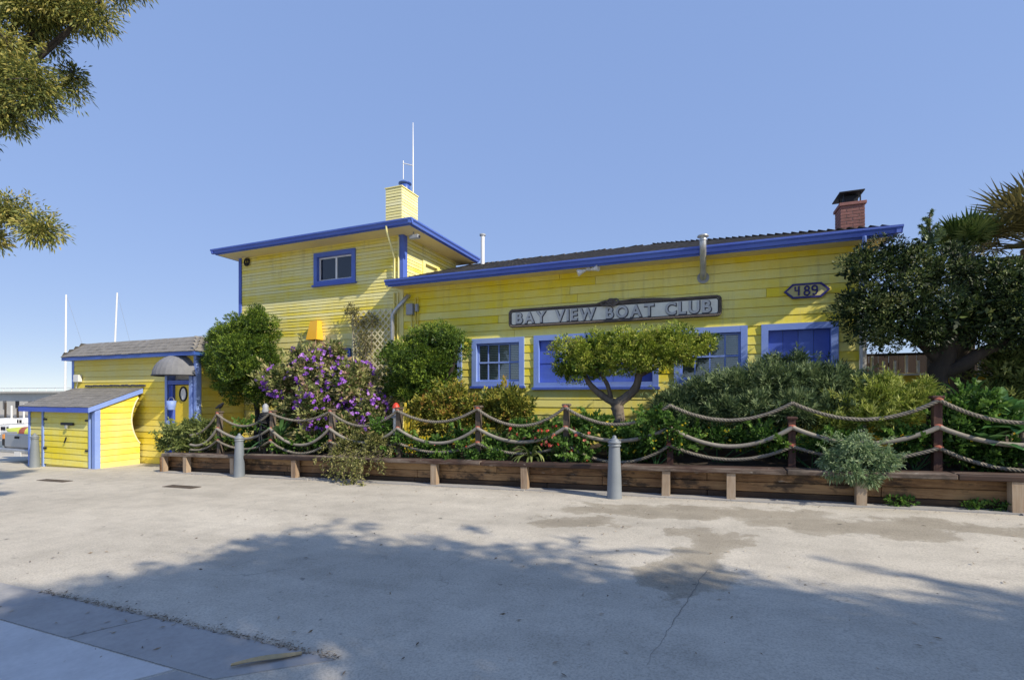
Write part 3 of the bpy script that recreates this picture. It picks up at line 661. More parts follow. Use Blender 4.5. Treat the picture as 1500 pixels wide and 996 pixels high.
    MB().tube([(xat(600, WALL), WALL - 0.02, z0), (xat(598, WALL - 0.14), WALL - 0.14, z0), (xat(579, WALL - 0.2), WALL - 0.2, zat(579, 455, WALL - 0.2)), (xat(575, WALL - 0.2), WALL - 0.2, zat(575, 462, WALL - 0.2)), (xat(575, WALL - 0.2), WALL - 0.2, 0.4)], 0.055, 10).build('drain_pipe', M['galv'], t)
    return t
def xat_side(px): return px
tower = build_tower()
def antenna():
    a = at(605, 270, 11.9); top = zat(605, 180, 11.9)
    t = thing('antenna', (a.x, a.y, a.z), 'thin white whip antenna rising beside the boarded yellow chimney', 'antenna')
    MB().tube([(a.x, a.y, a.z - 0.5), (a.x, a.y, a.z + 0.9), (a.x, a.y, top)], [0.022, 0.018, 0.008], 8).build('mast', M['white_metal'], t)
    z = zat(605, 243, 11.9)
    ar = MB().tube([(a.x, a.y, z), (a.x - 0.30, a.y - 0.05, z + 0.10)], 0.014, 6).build('arm', M['white_metal'], t)
    MB().tube([(a.x - 0.30, a.y - 0.05, z + 0.18), (a.x - 0.30, a.y - 0.05, z - 0.36)], 0.012, 6).build('rod', M['white_metal'], t)
antenna()

# ------------------------------------------------------------------ the low annex with the door, and the shed
def build_annex():
    Y0 = 9.45; X0, X1 = -19.6, -13.54; ZB, ZT = -0.6, 2.76; EV = 2.86
    a = thing('entrance_annex', (X0, Y0, G(X0)), 'low yellow annex with porthole door and grey shingled roof skirt', 'building')
    D0, D1, DZ = xat(247, Y0), xat(279, Y0), 2.42      # door opening
    MB().box(X0 + 0.01, X1 - 0.03, Y0 + 0.55, 13.6, ZB, ZT).build('wall', M['yellow'], a)
    MB().box(X0 + 0.01, D0 - 0.05, Y0 + 0.02, Y0 + 0.56, ZB, ZT).build('wall', M['yellow'], a)
    MB().box(D1 + 0.2, X1 - 0.03, Y0 + 0.02, Y0 + 0.56, ZB, ZT).build('wall', M['yellow'], a)
    board_wall(a, 'x', Y0, X0 + 0.1, X1 - 0.10, ZB, ZT, 0.188, M['yellow'], [(D0, X1 - 0.1, -2, DZ)])
    board_wall(a, 'y', X1 - 0.03, Y0 + 0.1, WALL - 0.06, ZB, ZT, 0.188, M['yellow'])
    MB().cbox(X0 - 0.02, X0 + 0.1, Y0 - 0.04, Y0 + 0.1, ZB, ZT, 0.008).build('corner_board', M['blue_pale'], a)
    MB().cbox(X1 - 0.10, X1 + 0.02, Y0 - 0.05, Y0 + 0.10, ZB, ZT + 0.02, 0.008).build('corner_board', M['blue_pale'], a)
    MB().cbox(D1 + 0.00, D1 + 0.13, Y0 - 0.05, Y0 + 0.3, ZB, DZ, 0.008).build('door_post', M['blue_pale'], a)
    MB().cbox(D0 - 0.10, D0, Y0 - 0.05, Y0 + 0.3, ZB, DZ, 0.008).build('door_post', M['blue_pale'], a)
    MB().box(D1 + 0.13, X1 - 0.10, Y0 + 0.005, Y0 + 0.03, ZB, DZ).build('panel', M['blue'], a)
    MB().box(D0, D1, Y0 - 0.03, Y0 + 0.30, zat(262, 563, Y0), zat(262, 557, Y0)).build('lintel', M['blue'], a)
    MB().box(D0, D1, Y0 + 0.20, Y0 + 0.22, zat(262, 556, Y0), DZ).build('transom', M['white'], a)
    dr = MB().cbox(D0 + 0.14, D1 - 0.005, Y0 + 0.10, Y0 + 0.15, ZB + 0.2, zat(262, 564, Y0), 0.006).build('door', M['yellow_fresh'], a)
    MB().box(D0, D0 + 0.135, Y0 + 0.03, Y0 + 0.30, ZB, zat(262, 564, Y0)).build('jamb', M['blue'], a)
    c = at(269, 577, Y0 + 0.1)
    th = [2*math.pi*k/24 for k in range(25)]
    MB().tube([(c.x + 0.15*math.cos(q), Y0 + 0.095, c.z + 0.20*math.sin(q)) for q in th], 0.028, 8, False).build('porthole_ring', M['iron'], dr)
    MB().add([(c.x + 0.15*math.cos(q), Y0 + 0.092, c.z + 0.20*math.sin(q)) for q in th[:-1]], [tuple(range(24))]).build('porthole', M['white'], dr)
    MB().lathe((D1 - 0.1, Y0 + 0.06, 0.85), [(0.01, -0.03), (0.03, -0.02), (0.03, 0.02), (0.01, 0.03)], 10).build('knob', M['iron'], dr)
    # eave, gutter, mansard skirt in shingles and a flat top
    s = 0.42; o = 0.30; xa, xb, ya, yb = X0 - 0.05, X1 + o, Y0 - o, WALL + 2.4
    MB().box(xa + 0.02, xb - 0.02, ya + 0.02, Y0 + 0.1, ZT - 0.0, ZT + 0.02).build('soffit', M['blue_pale'], a)
    MB().box(X1 - 0.05, xb - 0.02, Y0 + 0.1, WALL - 0.06, ZT - 0.0, ZT + 0.02).build('soffit', M['blue_pale'], a)
    MB().box(xa, xb, ya, ya + 0.03, ZT - 0.005, EV).build('fascia', M['blue_steel'], a)
    MB().box(xb - 0.03, xb, ya + 0.031, WALL - 0.05, ZT - 0.005, EV).build('fascia', M['blue_steel'], a)
    MB().box(xa, xa + 0.03, ya + 0.031, yb, ZT - 0.005, EV).build('fascia', M['blue_steel'], a)
    r = MB(); b = [(xa, ya, EV), (xb, ya, EV), (xb, yb, EV), (xa, yb, EV), (xa+s, ya+s, EV+s), (xb-s, ya+s, EV+s), (xb-s, yb-s, EV+s), (xa+s, yb-s, EV+s)]
    roof = r.add(b, [(0,1,5,4), (1,2,6,5), (2,3,7,6), (3,0,4,7), (4,5,6,7), (3,2,1,0)]).build('roof', M['shingle_grey'], a)
    shingles(roof, (xa, ya - 0.02, EV + 0.003), (1, 0, 0), (0, 1, 1), xb - xa, s * 1.414, M['shingle_grey'], 200, 0.32, 0.145, trim=lambda v: (v*0.707, xb - xa - v*0.707))
    shingles(roof, (xb + 0.02, ya, EV + 0.003), (0, 1, 0), (-1, 0, 1), WALL - ya, s * 1.414, M['shingle_grey'], 60, 0.32, 0.145, trim=lambda v: (v*0.707, WALL - ya - 0.05))
    shingles(roof, (xa - 0.02, yb, EV + 0.003), (0, -1, 0), (1, 0, 1), yb - ya, s * 1.414, M['shingle_grey'], 60, 0.32, 0.145, trim=lambda v: (v*0.707, yb - ya - v*0.707))
    # eave bracket
    MB().tube([(D1 - 0.28, Y0 - 0.25, ZT - 0.02), (D1 - 0.08, Y0 - 0.18, ZT - 0.12), (D1 + 0.02, Y0 - 0.06, ZT - 0.34)], 0.035, 6).build('bracket', M['blue_steel'], a)
    # ornaments on the wall: a carved strip above the shed roof
    st = MB(); x0, x1 = xat(128, Y0), xat(213, Y0); z = zat(170, 565, Y0); rr = random.Random(4); x = x0
    while x < x1:
        w = rr.uniform(0.05, 0.16); st.box(x, x + w, Y0 - 0.07, Y0 - 0.035, z - rr.uniform(0.02, 0.04), z + rr.uniform(0.02, 0.04)); x += w + rr.choice((0.01, 0.03))
    st.build('carved_strip', M['letter_dark'], a)
    return a
annex = build_annex()
def wall_vent():
    a = at(114, 555, 9.38)
    t = thing('junction_box', a, 'small white box on the annex wall beside its left corner', 'wall box')
    MB().cbox(a.x - 0.10, a.x + 0.18, 9.30, 9.41, a.z - 0.10, a.z + 0.13, 0.01).build('box', M['white'], t)
    MB().tube([(a.x, 9.38, a.z - 0.1), (a.x - 0.1, 9.38, a.z - 0.3)], 0.015, 6).build('conduit', M['white'], t)
wall_vent()
def awning():
    Y0 = 9.45; x0, x1 = xat(227, Y0 - 0.30), xat(283, Y0 - 0.12); zb = zat(250, 549, Y0 - 0.45); zt = zat(250, 519, Y0 - 0.2)
    cx = (x0 + x1) / 2; R = (x1 - x0) / 2; H = zt - zb; D = 0.66
    t = thing('door_awning', (cx, Y0, zb), 'grey canvas half dome awning over the porthole door', 'awning')
    n = 14; m = 8
    for k in range(n):           # one gore of canvas per pair of ribs
        vs = []
        for i in range(3):
            a = math.pi * (k + i / 2) / n; pr = 1.0 + (0.0 if i != 1 else -0.012)
            for j in range(m + 1):
                b = math.pi / 2 * j / m
                vs.append((cx - R * math.cos(a) * math.cos(b) * pr, Y0 - 0.04 - D * math.sin(a) * math.cos(b) * pr, zb + H * math.sin(b) * pr))
        w = m + 1
        MB().add(vs, [(i*w+j, i*w+j+1, (i+1)*w+j+1, (i+1)*w+j) for i in range(2) for j in range(m)], True).build('canvas_gore', M['canvas'], t)
    MB().tube([(cx - R*math.cos(math.pi*k/24), Y0 - 0.04 - D*math.sin(math.pi*k/24), zb - 0.01) for k in range(25)], 0.022, 6).build('hem', M['iron'], t)
awning()

def build_shed():
    Y0 = 8.24; X0, X1 = -19.35, -15.97; ZB = -0.62; Y1 = 9.42
    zf = 1.30; k = 0.40
    s = thing('side_shed', (X0, Y0, G(X0)), 'low yellow lean to shed with pale blue corner boards and grey roof', 'shed')
    MB().prism([(Y0 + 0.02, ZB), (Y1 - 0.55, ZB), (Y1 - 0.55, zf + 0.25), (Y0 + 0.02, zf)], 0, X0 + 0.02, X1 - 0.03).build('wall', M['yellow'], s)
    dx0, dx1 = xat(66, Y0), xat(132, Y0)
    board_wall(s, 'x', Y0, X0 + 0.08, dx0 - 0.08, ZB, zf - 0.05, 0.175, M['yellow'])
    # door of wide boards with strap hinges and padlock
    dr = thing_child('door', s, (dx0, Y0, ZB))
    board_wall(dr, 'x', Y0 + 0.004, dx0 + 0.012, dx1 - 0.012, G(-17) + 0.05, zf - 0.12, 0.175, M['yellow_faded'], joint=9)
    c = at(98, 621, Y0 - 0.06)
    MB().box(c.x - 0.30, c.x + 0.30, Y0 - 0.075, Y0 - 0.036, c.z - 0.035, c.z + 0.04).build('hasp', M['iron'], dr)
    MB().cbox(c.x - 0.02, c.x + 0.06, Y0 - 0.11, Y0 - 0.07, c.z - 0.13, c.z - 0.03, 0.008).build('padlock', M['galv'], dr)
    c2 = at(97, 643, Y0 - 0.06); MB().tube([(c2.x - 0.07, Y0 - 0.07, c2.z - 0.10), (c2.x + 0.02, Y0 - 0.07, c2.z + 0.05)], 0.022, 6).build('handle', M['iron'], dr)
    for hz in (zf - 0.42, 0.02):
        MB().box(dx0 + 0.0, dx0 + 0.16, Y0 - 0.048, Y0 - 0.03, hz, hz + 0.05).build('hinge', M['iron'], dr); MB().box(dx1 - 0.16, dx1, Y0 - 0.048, Y0 - 0.03, hz, hz + 0.05).build('hinge', M['iron'], dr)
    MB().cbox(dx0 - 0.08, dx0, Y0 - 0.05, Y0 + 0.05, ZB, zf - 0.02, 0.006).build('corner_board', M['blue_pale'], s)
    MB().cbox(X0 - 0.02, X0 + 0.08, Y0 - 0.05, Y0 + 0.05, ZB, zf - 0.02, 0.006).build('corner_board', M['blue_pale'], s)
    MB().cbox(dx1, dx1 + 0.06, Y0 - 0.048, Y0 + 0.05, ZB, zf - 0.02, 0.006).build('corner_board', M['blue_pale'], s)
    MB().cbox(X1 - 0.13, X1 + 0.02, Y0 - 0.055, Y0 + 0.08, ZB, zf - 0.02, 0.006).build('corner_board', M['blue_pale'], s)
    # right side: boards clipped by the roof slope and by the wavy rear edge
    def curve(z):
        top, low = zf + 0.25, G(X1) + 0.62
        if z <= low: return Y1 - 0.06
        q = (z - low) / (top - low)
        return Y1 - 0.06 - 0.21 * math.sin(math.pi * min(1, max(0, q))) ** 0.8 - 0.04 * q
    def start(z): return Y0 + 0.08 + max(0, (z - (zf - 0.03)) / k)
    z = ZB; x = X1 - 0.03; h = 0.175
    while z < zf + k * (Y1 - Y0) - 0.05:
        seg = 4
        for q in range(1):
            pts_b = []; vs = []
            zs = [z + h * i / seg for i in range(seg + 1)]
            L = [(start(w), w) for w in zs]; Rr = [(max(curve(w), start(w) + 0.001), w) for w in zs]
            if Rr[0][0] - L[0][0] < 0.03: continue
            n = seg + 1
            def th(i): return 0.034 - 0.022 * i / seg
            for i in range(n): vs += [(x, L[i][0], L[i][1]), (x + th(i), L[i][0], L[i][1] - (0.01 if i == 0 else 0)), (x + th(i), Rr[i][0], Rr[i][1] - (0.01 if i == 0 else 0)), (x, Rr[i][0], Rr[i][1])]
            fs = []
            for i in range(seg):
                for e in range(4): fs.append((i*4+e, i*4+(e+1) % 4, i*4+4+(e+1) % 4, i*4+4+e))
            fs += [(3,2,1,0), (seg*4, seg*4+1, seg*4+2, seg*4+3)]
            MB().add(vs, fs).build('board', M['yellow'], s)
        z += h
    zs = [G(X1) + 0.62 + (zf + 0.25 - G(X1) - 0.62) * i / 24 for i in range(25)]
    MB().tube([(X1 - 0.01, curve(w) + 0.005, w) for w in zs], 0.022, 6).build('curved_trim', M['lattice'], s)
    # roof
    xa, xb = X0 - 0.16, X1 + 0.06; ya, yb = Y0 - 0.20, Y1 - 0.01
    def rz(y): return zf + k * (y - Y0) + 0.02
    rf = MB().prism([(ya, rz(ya)), (yb, rz(yb)), (yb, rz(yb) + 0.05), (ya, rz(ya) + 0.05)], 0, xa + 0.03, xb - 0.03).build('roof', M['felt'], s)
    sl = math.sqrt(1 + k*k)
    shingles(rf, (xa, ya - 0.03, rz(ya) + 0.055 - 0.012), (1, 0, 0), (0, 1, k), xb - xa, (yb - ya) * sl, M['shingle_grey'], 200, 0.32, 0.14)
    MB().box(xa, xb - 0.031, ya - 0.028, ya, rz(ya) - 0.10, rz(ya) + 0.04).build('fascia', M['blue'], s)
    MB().prism([(ya - 0.028, rz(ya) - 0.10), (yb, rz(yb) - 0.09), (yb, rz(yb) + 0.045), (ya - 0.028, rz(ya) + 0.035)], 0, xb - 0.03, xb).build('fascia', M['blue_pale'], s)
    MB().prism([(ya - 0.028, rz(ya) - 0.10), (yb, rz(yb) - 0.09), (yb, rz(yb) + 0.045), (ya - 0.028, rz(ya) + 0.035)], 0, xa, xa + 0.03).build('fascia', M['blue_pale'], s)
def thing_child(name, parent, loc):
    return link(bpy.data.objects.new(name, None), parent, loc)
build_shed()

# ------------------------------------------------------------------ signs and fittings on the clubhouse
def rope_strands(mb, path, r, pitch=0.11, strands=3, n=5):
    P = [Vector(p) for p in path]; L = 0; S = [0]
    for i in range(1, len(P)): L += (P[i] - P[i-1]).length; S.append(L)
    m = max(8, int(L / (pitch / 7)))
    pts = []; j = 0
    for i in range(m + 1):
        s = L * i / m
        while j < len(S) - 2 and S[j+1] < s: j += 1
        f = (s - S[j]) / max(1e-6, S[j+1] - S[j]); pts.append((P[j].lerp(P[j+1], min(1, f)), s, (P[j+1] - P[j]).normalized()))
    for k in range(strands):
        q = []
        for p, s, t in pts:
            up = Vector((0, 0, 1)) if abs(t.z) < 0.92 else Vector((0, 1, 0))
            a = t.cross(up).normalized(); b = t.cross(a)
            w = 2 * math.pi * (s / pitch + k / strands)
            q.append(p + (a * math.cos(w) + b * math.sin(w)) * r * 0.5)
        mb.tube(q, r * 0.60, n, True)
    return mb

def text_mesh(ch, size, extrude, offset, bevel=0.0):
    cu = bpy.data.curves.new('t', 'FONT'); cu.body = ch; cu.size = size; cu.extrude = extrude; cu.offset = offset; cu.bevel_depth = bevel; cu.resolution_u = 6
    ob = bpy.data.objects.new('t', cu); COL.objects.link(ob)
    bpy.context.view_layer.update()
    me = bpy.data.meshes.new_from_object(ob.evaluated_get(bpy.context.evaluated_depsgraph_get()))
    bpy.data.objects.remove(ob); bpy.data.curves.remove(cu)
    n = len(me.vertices); co = np.zeros(n*3, np.float32); me.vertices.foreach_get('co', co); co = co.reshape(-1, 3)
    return me, co[:, 0].min(), co[:, 0].max(), co[:, 1].min(), co[:, 1].max()
def lettering(parent, text, x0, x1, zc, Y, H, face, shadow, rel=None):
    """letters standing on a wall facing -Y, spread to fill x0..x1; each letter with a dark raised rim behind it"""
    info = {}
    for ch in set(text) - {' '}:
        me, a, b, c, d = text_mesh(ch, 1.0, 0.02, 0.024); me2, a2, b2, c2, d2 = text_mesh(ch, 1.0, 0.02, 0.058)
        me.materials.append(face); me2.materials.append(shadow); info[ch] = (me, me2, a, b, c, d)
    gap = 0.16; sp = 0.38; widths = [sp if ch == ' ' else info[ch][3] - info[ch][2] for ch in text]
    tot = sum(widths) + gap * (len(text) - 1)
    cap = info[text[0]][5] - info[text[0]][4]; sz = H / cap; sx = (x1 - x0) / tot; x = x0
    for ch, w in zip(text, widths):
        if ch != ' ':
            me, me2, a, b, c, d = info[ch]; zz = zc - (c + d) / 2 * sz
            o = mesh_obj('letter', me, None, parent, (x - a * sx, Y - 0.012, zz), (math.pi/2, 0, 0), (sx, sz, 0.5))
            mesh_obj('letter_rim', me2, None, parent, (x - a * sx + 0.010, Y - 0.003, zz - 0.008), (math.pi/2, 0, 0), (sx, sz, 0.3))
        x += (w + gap) * sx
def club_sign():
    Y = 10.93; x0, x1 = xat(747, Y), xat(1056, Y); z0, z1 = 3.285, 3.70
    s = thing('club_sign', ((x0+x1)/2, Y, z0), 'long weathered grey name board edged with rope reading BAY VIEW BOAT CLUB', 'sign')
    def rr(ins, r, n=6):
        pts = []
        for cx, cz, a0 in ((x1-ins-r, z1-ins-r, 0), (x0+ins+r, z1-ins-r, 90), (x0+ins+r, z0+ins+r, 180), (x1-ins-r, z0+ins+r, 270)):
            for k in range(n+1):
                a = math.radians(a0 + 90*k/n); pts.append((cx + r*math.cos(a), cz + r*math.sin(a)))
        return pts
    MB().prism(rr(0.0, 0.07), 1, Y - 0.03, Y + 0.03).build('board', M['sign'], s)
    e = rr(0.012, 0.07); e.append(e[0])
    mb = MB(); rope_strands(mb, [(a, Y - 0.035, b) for a, b in e], 0.030, 0.10)
    mb.build('rope_border', M['rope_dark'], s)
    e2 = rr(0.050, 0.05); e2.append(e2[0])
    MB().tube([(a, Y - 0.030, b) for a, b in e2], 0.012, 5).build('dark_rim', M['letter_dark'], s)
    kx = xat(893, Y - 0.05); kz = z1 - 0.005; kn = MB(); r = random.Random(5)
    for i in range(6):
        c = Vector((kx + r.uniform(-0.13, 0.13), Y - 0.06, kz + r.uniform(-0.02, 0.05)))
        th = [2*math.pi*q/10 for q in range(11)]; ra = r.uniform(0.04, 0.07); ti = r.uniform(-0.8, 0.8)
        kn.tube([c + Vector((ra*1.3*math.cos(q), 0.03*math.sin(q + ti), ra*math.sin(q))) for q in th], 0.021, 5, False)
    rope_strands(kn, [(kx - 0.28, Y - 0.05, kz + 0.0), (kx - 0.1, Y - 0.07, kz + 0.05), (kx + 0.1, Y - 0.07, kz - 0.005), (kx + 0.22, Y - 0.05, kz + 0.02), (kx + 0.5, Y - 0.05, kz + 0.045), (kx + 0.95, Y - 0.05, kz + 0.03), (kx + 1.3, Y - 0.05, kz + 0.0)], 0.026, 0.09)
    kn.build('rope_knot', M['rope_dark'], s)
    lettering(s, 'BAY VIEW BOAT CLUB', x0 + 0.17, x1 - 0.19, (z0 + z1) / 2, Y - 0.03, 0.262, M['letter'], M['letter_dark'])
club_sign()
def number_sign():
    Y = 10.94; x0, x1 = xat(1148, Y), xat(1216, Y); zc = 3.68; H = 0.145; q = 0.15
    s = thing('number_plaque', ((x0+x1)/2, Y, zc), 'pointed navy edged plaque with the house number 489', 'sign')
    def hexa(i): return [(x0+i*1.3, zc), (x0+q+i*0.5, zc-H+i), (x1-q-i*0.5, zc-H+i), (x1-i*1.3, zc), (x1-q-i*0.5, zc+H-i), (x0+q+i*0.5, zc+H-i)]
    MB().prism(hexa(0.01), 1, Y - 0.02, Y + 0.02).build('board', M['plaque'], s)
    a, b = hexa(0.0), hexa(0.035); n = 6; vs = [(p[0], Y-0.036, p[1]) for p in a] + [(p[0], Y-0.036, p[1]) for p in b] + [(p[0], Y+0.02, p[1]) for p in a] + [(p[0], Y-0.019, p[1]) for p in b]
    fs = []
    for i in range(n):
        j = (i+1) % n; fs += [(i, j, n+j, n+i), (2*n+i, 2*n+j, j, i), (n+i, n+j, 3*n+j, 3*n+i)]
    MB().add(vs, fs).build('border', M['navy'], s)
    w = (x1 - x0); st = 0.016
    def digit(paths, cx):
        mb = MB()
        for p in paths: mb.tube([(cx + a, Y - 0.032, zc + b) for a, b in p], st, 6)
        mb.build('numeral', M['navy'], s)
    circ = lambda cx, cz, rx, rz, a0=0, a1=360, n=16: [(cx + rx*math.cos(math.radians(a0+(a1-a0)*k/n)), cz + rz*math.sin(math.radians(a0+(a1-a0)*k/n))) for k in range(n+1)]
    c = x0 + w/2
    digit([[(-0.05, 0.085), (-0.05, 0.01), (0.03, 0.01)], [(0.012, 0.09), (0.012, -0.09)]], c - 0.15)
    digit([circ(0, 0.043, 0.036, 0.040), circ(0, -0.045, 0.044, 0.044)], c)
    digit([circ(0, 0.040, 0.042, 0.044), [(0.042, 0.05), (0.042, -0.03), (0.02, -0.08), (-0.01, -0.088), (-0.035, -0.07)]], c + 0.13)
number_sign()
def fittings():
    # twin flood lamp under the eave
    a = at(862, 394, WALL - 0.42)
    t = thing('twin_floodlight', (a.x, a.y, a.z), 'white twin floodlight under the blue gutter above the name board', 'lamp')
    MB().lathe((a.x, a.y, 4.40), [(0.06, 0.0), (0.06, 0.05), (0.03, 0.08)], 12).build('mount', M['white'], t)
    for s in (-1, 1):
        c = Vector((a.x + s*0.05, a.y, 4.42)); d = Vector((s*0.85, -0.35, -0.35 if s < 0 else 0.0)).normalized()
        MB().tube([c, c + d*0.05, c + d*0.09, c + d*0.20, c + d*0.205], [0.025, 0.04, 0.045, 0.078, 0.06], 14).build('lamp_head', M['white'], t)
    # security camera at the tower corner
    a = at(608, 347, 10.78)
    t = thing('security_camera', (a.x, a.y, a.z), 'small grey security camera below the corner of the tower eave', 'camera')
    MB().tube([(a.x - 0.12, a.y + 0.12, 5.95), (a.x - 0.12, a.y + 0.1, a.z)], 0.02, 8).build('bracket', M['greypaint'], t)
    MB().cbox(a.x - 0.17, a.x + 0.10, a.y - 0.03, a.y + 0.09, a.z - 0.045, a.z + 0.06, 0.012).build('housing', M['greypaint'], t)
    MB().tube([(a.x + 0.10, a.y + 0.03, a.z), (a.x + 0.125, a.y + 0.03, a.z)], 0.035, 10).build('lens', M['iron'], t)
    # meter box
    a = at(602, 453, WALL - 0.06)
    t = thing('meter_box', (a.x, a.y, a.z), 'small grey meter box with conduits under the eave near the drain pipe', 'meter box')
    MB().cbox(a.x - 0.10, a.x + 0.10, WALL - 0.15, WALL - 0.036, a.z - 0.16, a.z + 0.14, 0.01).build('box', M['greypaint'], t)
    for dx, r in ((0.02, 0.018), (0.14, 0.022), (0.22, 0.014)): MB().tube([(a.x + dx, WALL - 0.065, a.z + (0.3 if dx > 0.05 else -0.14)), (a.x + dx, WALL - 0.065, 0.6)], r, 6).build('conduit', M['yellow'], t)
    MB().cbox(a.x + 0.16, a.x + 0.24, WALL - 0.12, WALL - 0.036, a.z - 0.08, a.z + 0.12, 0.008).build('switch', M['greypaint'], t)
    # orange wall lantern with a lamp globe under it
    Y = WALL - 0.16; a = at(461, 484, Y); z0, z1 = zat(461, 498, Y), zat(461, 470, Y)
    t = thing('wall_lantern', (a.x, WALL, z0), 'orange tapered wooden hood hung on the narrow boards of the tower', 'wall lantern')
    w0, w1 = 0.20, 0.13
    mb = MB(); vs = [(a.x - w0, WALL - 0.30, z0), (a.x + w0, WALL - 0.30, z0), (a.x + w0, WALL - 0.03, z0), (a.x - w0, WALL - 0.03, z0), (a.x - w1, WALL - 0.20, z1), (a.x + w1, WALL - 0.20, z1), (a.x + w1, WALL - 0.03, z1), (a.x - w1, WALL - 0.03, z1)]
    mb.add(vs, [(4,5,6,7), (0,1,5,4), (1,2,6,5), (2,3,7,6), (3,0,4,7)]).build('hood', M['orange_paint'], t)
    MB().tube([(a.x - 0.05, WALL - 0.12, z0 + 0.05), (a.x - 0.05, WALL - 0.12, z0 - 0.26)], 0.018, 6).build('rod', M['iron'], t)
    MB().lathe((a.x - 0.05, WALL - 0.12, z0 - 0.42), [(0.06, 0), (0.075, 0.05), (0.065, 0.11), (0.03, 0.15), (0.02, 0.18)], 14).build('globe', M['white'], t)
    # lattice panel
    Y = WALL - 0.16; x0, x1 = xat(517, Y), xat(573, Y); z0, z1 = 1.55, zat(573, 452, Y)
    t = thing('garden_trellis', (x0, Y, z0), 'cream diagonal lattice panel with a climber beside the grey drain pipe', 'lattice')
    sp = 0.185; w = 0.017
    for sgn in (1, -1):
        yy = Y + (0.0 if sgn > 0 else 0.014); Wd, Hd = x1 - x0, z1 - z0; c = -Hd
        while c < Wd + (0 if sgn > 0 else 0) + 0.0 + (Hd if sgn < 0 else 0) * 0 + 0.001:
            # line x = x0 + c + s (s = z - z0) for sgn>0 ; mirrored otherwise
            s0, s1 = max(0, -c), min(Hd, Wd - c)
            if s1 - s0 > 0.05:
                A = (c + s0, s0); B = (c + s1, s1)
                if sgn < 0: A = (Wd - A[0], A[1]); B = (Wd - B[0], B[1])
                d = Vector((B[0]-A[0], B[1]-A[1])).normalized() ; nrm = Vector((-d.y, d.x)) * w
                q = [(A[0]+nrm.x, A[1]+nrm.y), (A[0]-nrm.x, A[1]-nrm.y), (B[0]-nrm.x, B[1]-nrm.y), (B[0]+nrm.x, B[1]+nrm.y)]
                MB().prism([(x0 + u, z0 + v) for u, v in q], 1, yy, yy + 0.012).build('slat', M['lattice'], t)
            c += sp
    MB().box(x0 - 0.02, x0 + 0.02, Y - 0.01, Y + 0.04, z0 - 1.2, z1).build('stile', M['lattice'], t); MB().box(x1 - 0.02, x1 + 0.02, Y - 0.01, Y + 0.04, z0 - 1.2, z1).build('stile', M['lattice'], t)
fittings()

# ------------------------------------------------------------------ planter bench and rope fence
LEGPX = [238, 271, 340, 430, 635, 768, 975, 1071, 1262, 1492]
def build_planter():
    X0, X1 = -13.1, 10.5
    t = thing('planter_bench', (X0, 8.2, G(X0)), 'long weathered timber bench edging the planting bed along the road', 'bench')
    r = random.Random(8)
    cuts = [X0, -10.35, -7.2, -3.95, -1.35, 1.1, 3.1, 6.3, X1]
    for i in range(len(cuts) - 1):
        for j, (y0, y1) in enumerate(((8.17, 8.30), (8.31, 8.47))):
            dz = r.uniform(-0.008, 0.008)
            MB().cbox(cuts[i] + 0.006, cuts[i+1] - 0.006, y0 + r.uniform(-0.008, 0.008), y1, 0.425 + dz, 0.50 + dz, 0.012, True).build('seat_plank', M['bench'], t)
    for k, (z0, z1) in enumerate(((-0.05, 0.115), (0.12, 0.265), (0.27, 0.418))):
        x = X0
        while x < X1 - 0.1:
            e = min(X1, x + r.uniform(2.6, 4.2)); 
            if X1 - e < 1: e = X1
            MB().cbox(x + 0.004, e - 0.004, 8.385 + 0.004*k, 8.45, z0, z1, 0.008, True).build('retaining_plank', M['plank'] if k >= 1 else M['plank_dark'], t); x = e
    xs = [xat(p, 8.2) for p in LEGPX] + [xat(1492, 8.2) + 2.1, xat(1492, 8.2) + 4.2]
    for i, x in enumerate(xs):
        w = 0.062 if i else 0.05; g = G(x)
        y0 = 8.19
        lean = r.uniform(-0.01, 0.01)
        vs = [(x-w, y0, g-0.03), (x+w, y0, g-0.03), (x+w, y0+0.12, g-0.03), (x-w, y0+0.12, g-0.03), (x-w+lean, y0, g+0.425), (x+w+lean, y0, g+0.425), (x+w+lean, y0+0.12, g+0.425), (x-w+lean, y0+0.12, g+0.425)]
        MB().add(vs, [(0,3,2,1),(4,5,6,7),(0,1,5,4),(1,2,6,5),(2,3,7,6),(3,0,4,7)]).build('leg', M['leg'], t)
        MB().cbox(x - 0.035, x + 0.035, y0 + 0.13, 8.38, g + 0.28, g + 0.40, 0.006).build('strut', M['plank'], t)
    MB().cbox(X0 - 0.05, X0, 8.17, 11.0, G(X0) - 0.03, G(X0) + 0.40, 0.008).build('end_board', M['plank'], t)
    # low concrete strip the planter stands on
    k = MB(); x = X0 - 0.1; n = 14
    for i in range(n):
        a = X0 - 0.1 + (X1 - X0 + 0.1) * i / n; b = X0 - 0.1 + (X1 - X0 + 0.1) * (i + 1) / n
        y = 8.145 + 0.02 * math.sin(i * 2.3)
        k.box(a, b - 0.006, y, 8.384, -0.03, 0.022, True)
    k.build('footing', M['concrete'], t)
build_planter()
PX = [-0.704 - 0.2105*3, -0.704 - 0.2105*2, -0.704 - 0.2105, -0.704, -0.486, -0.279, -0.0676, 0.142, 0.351, 0.561, 0.77]
PY = 8.72
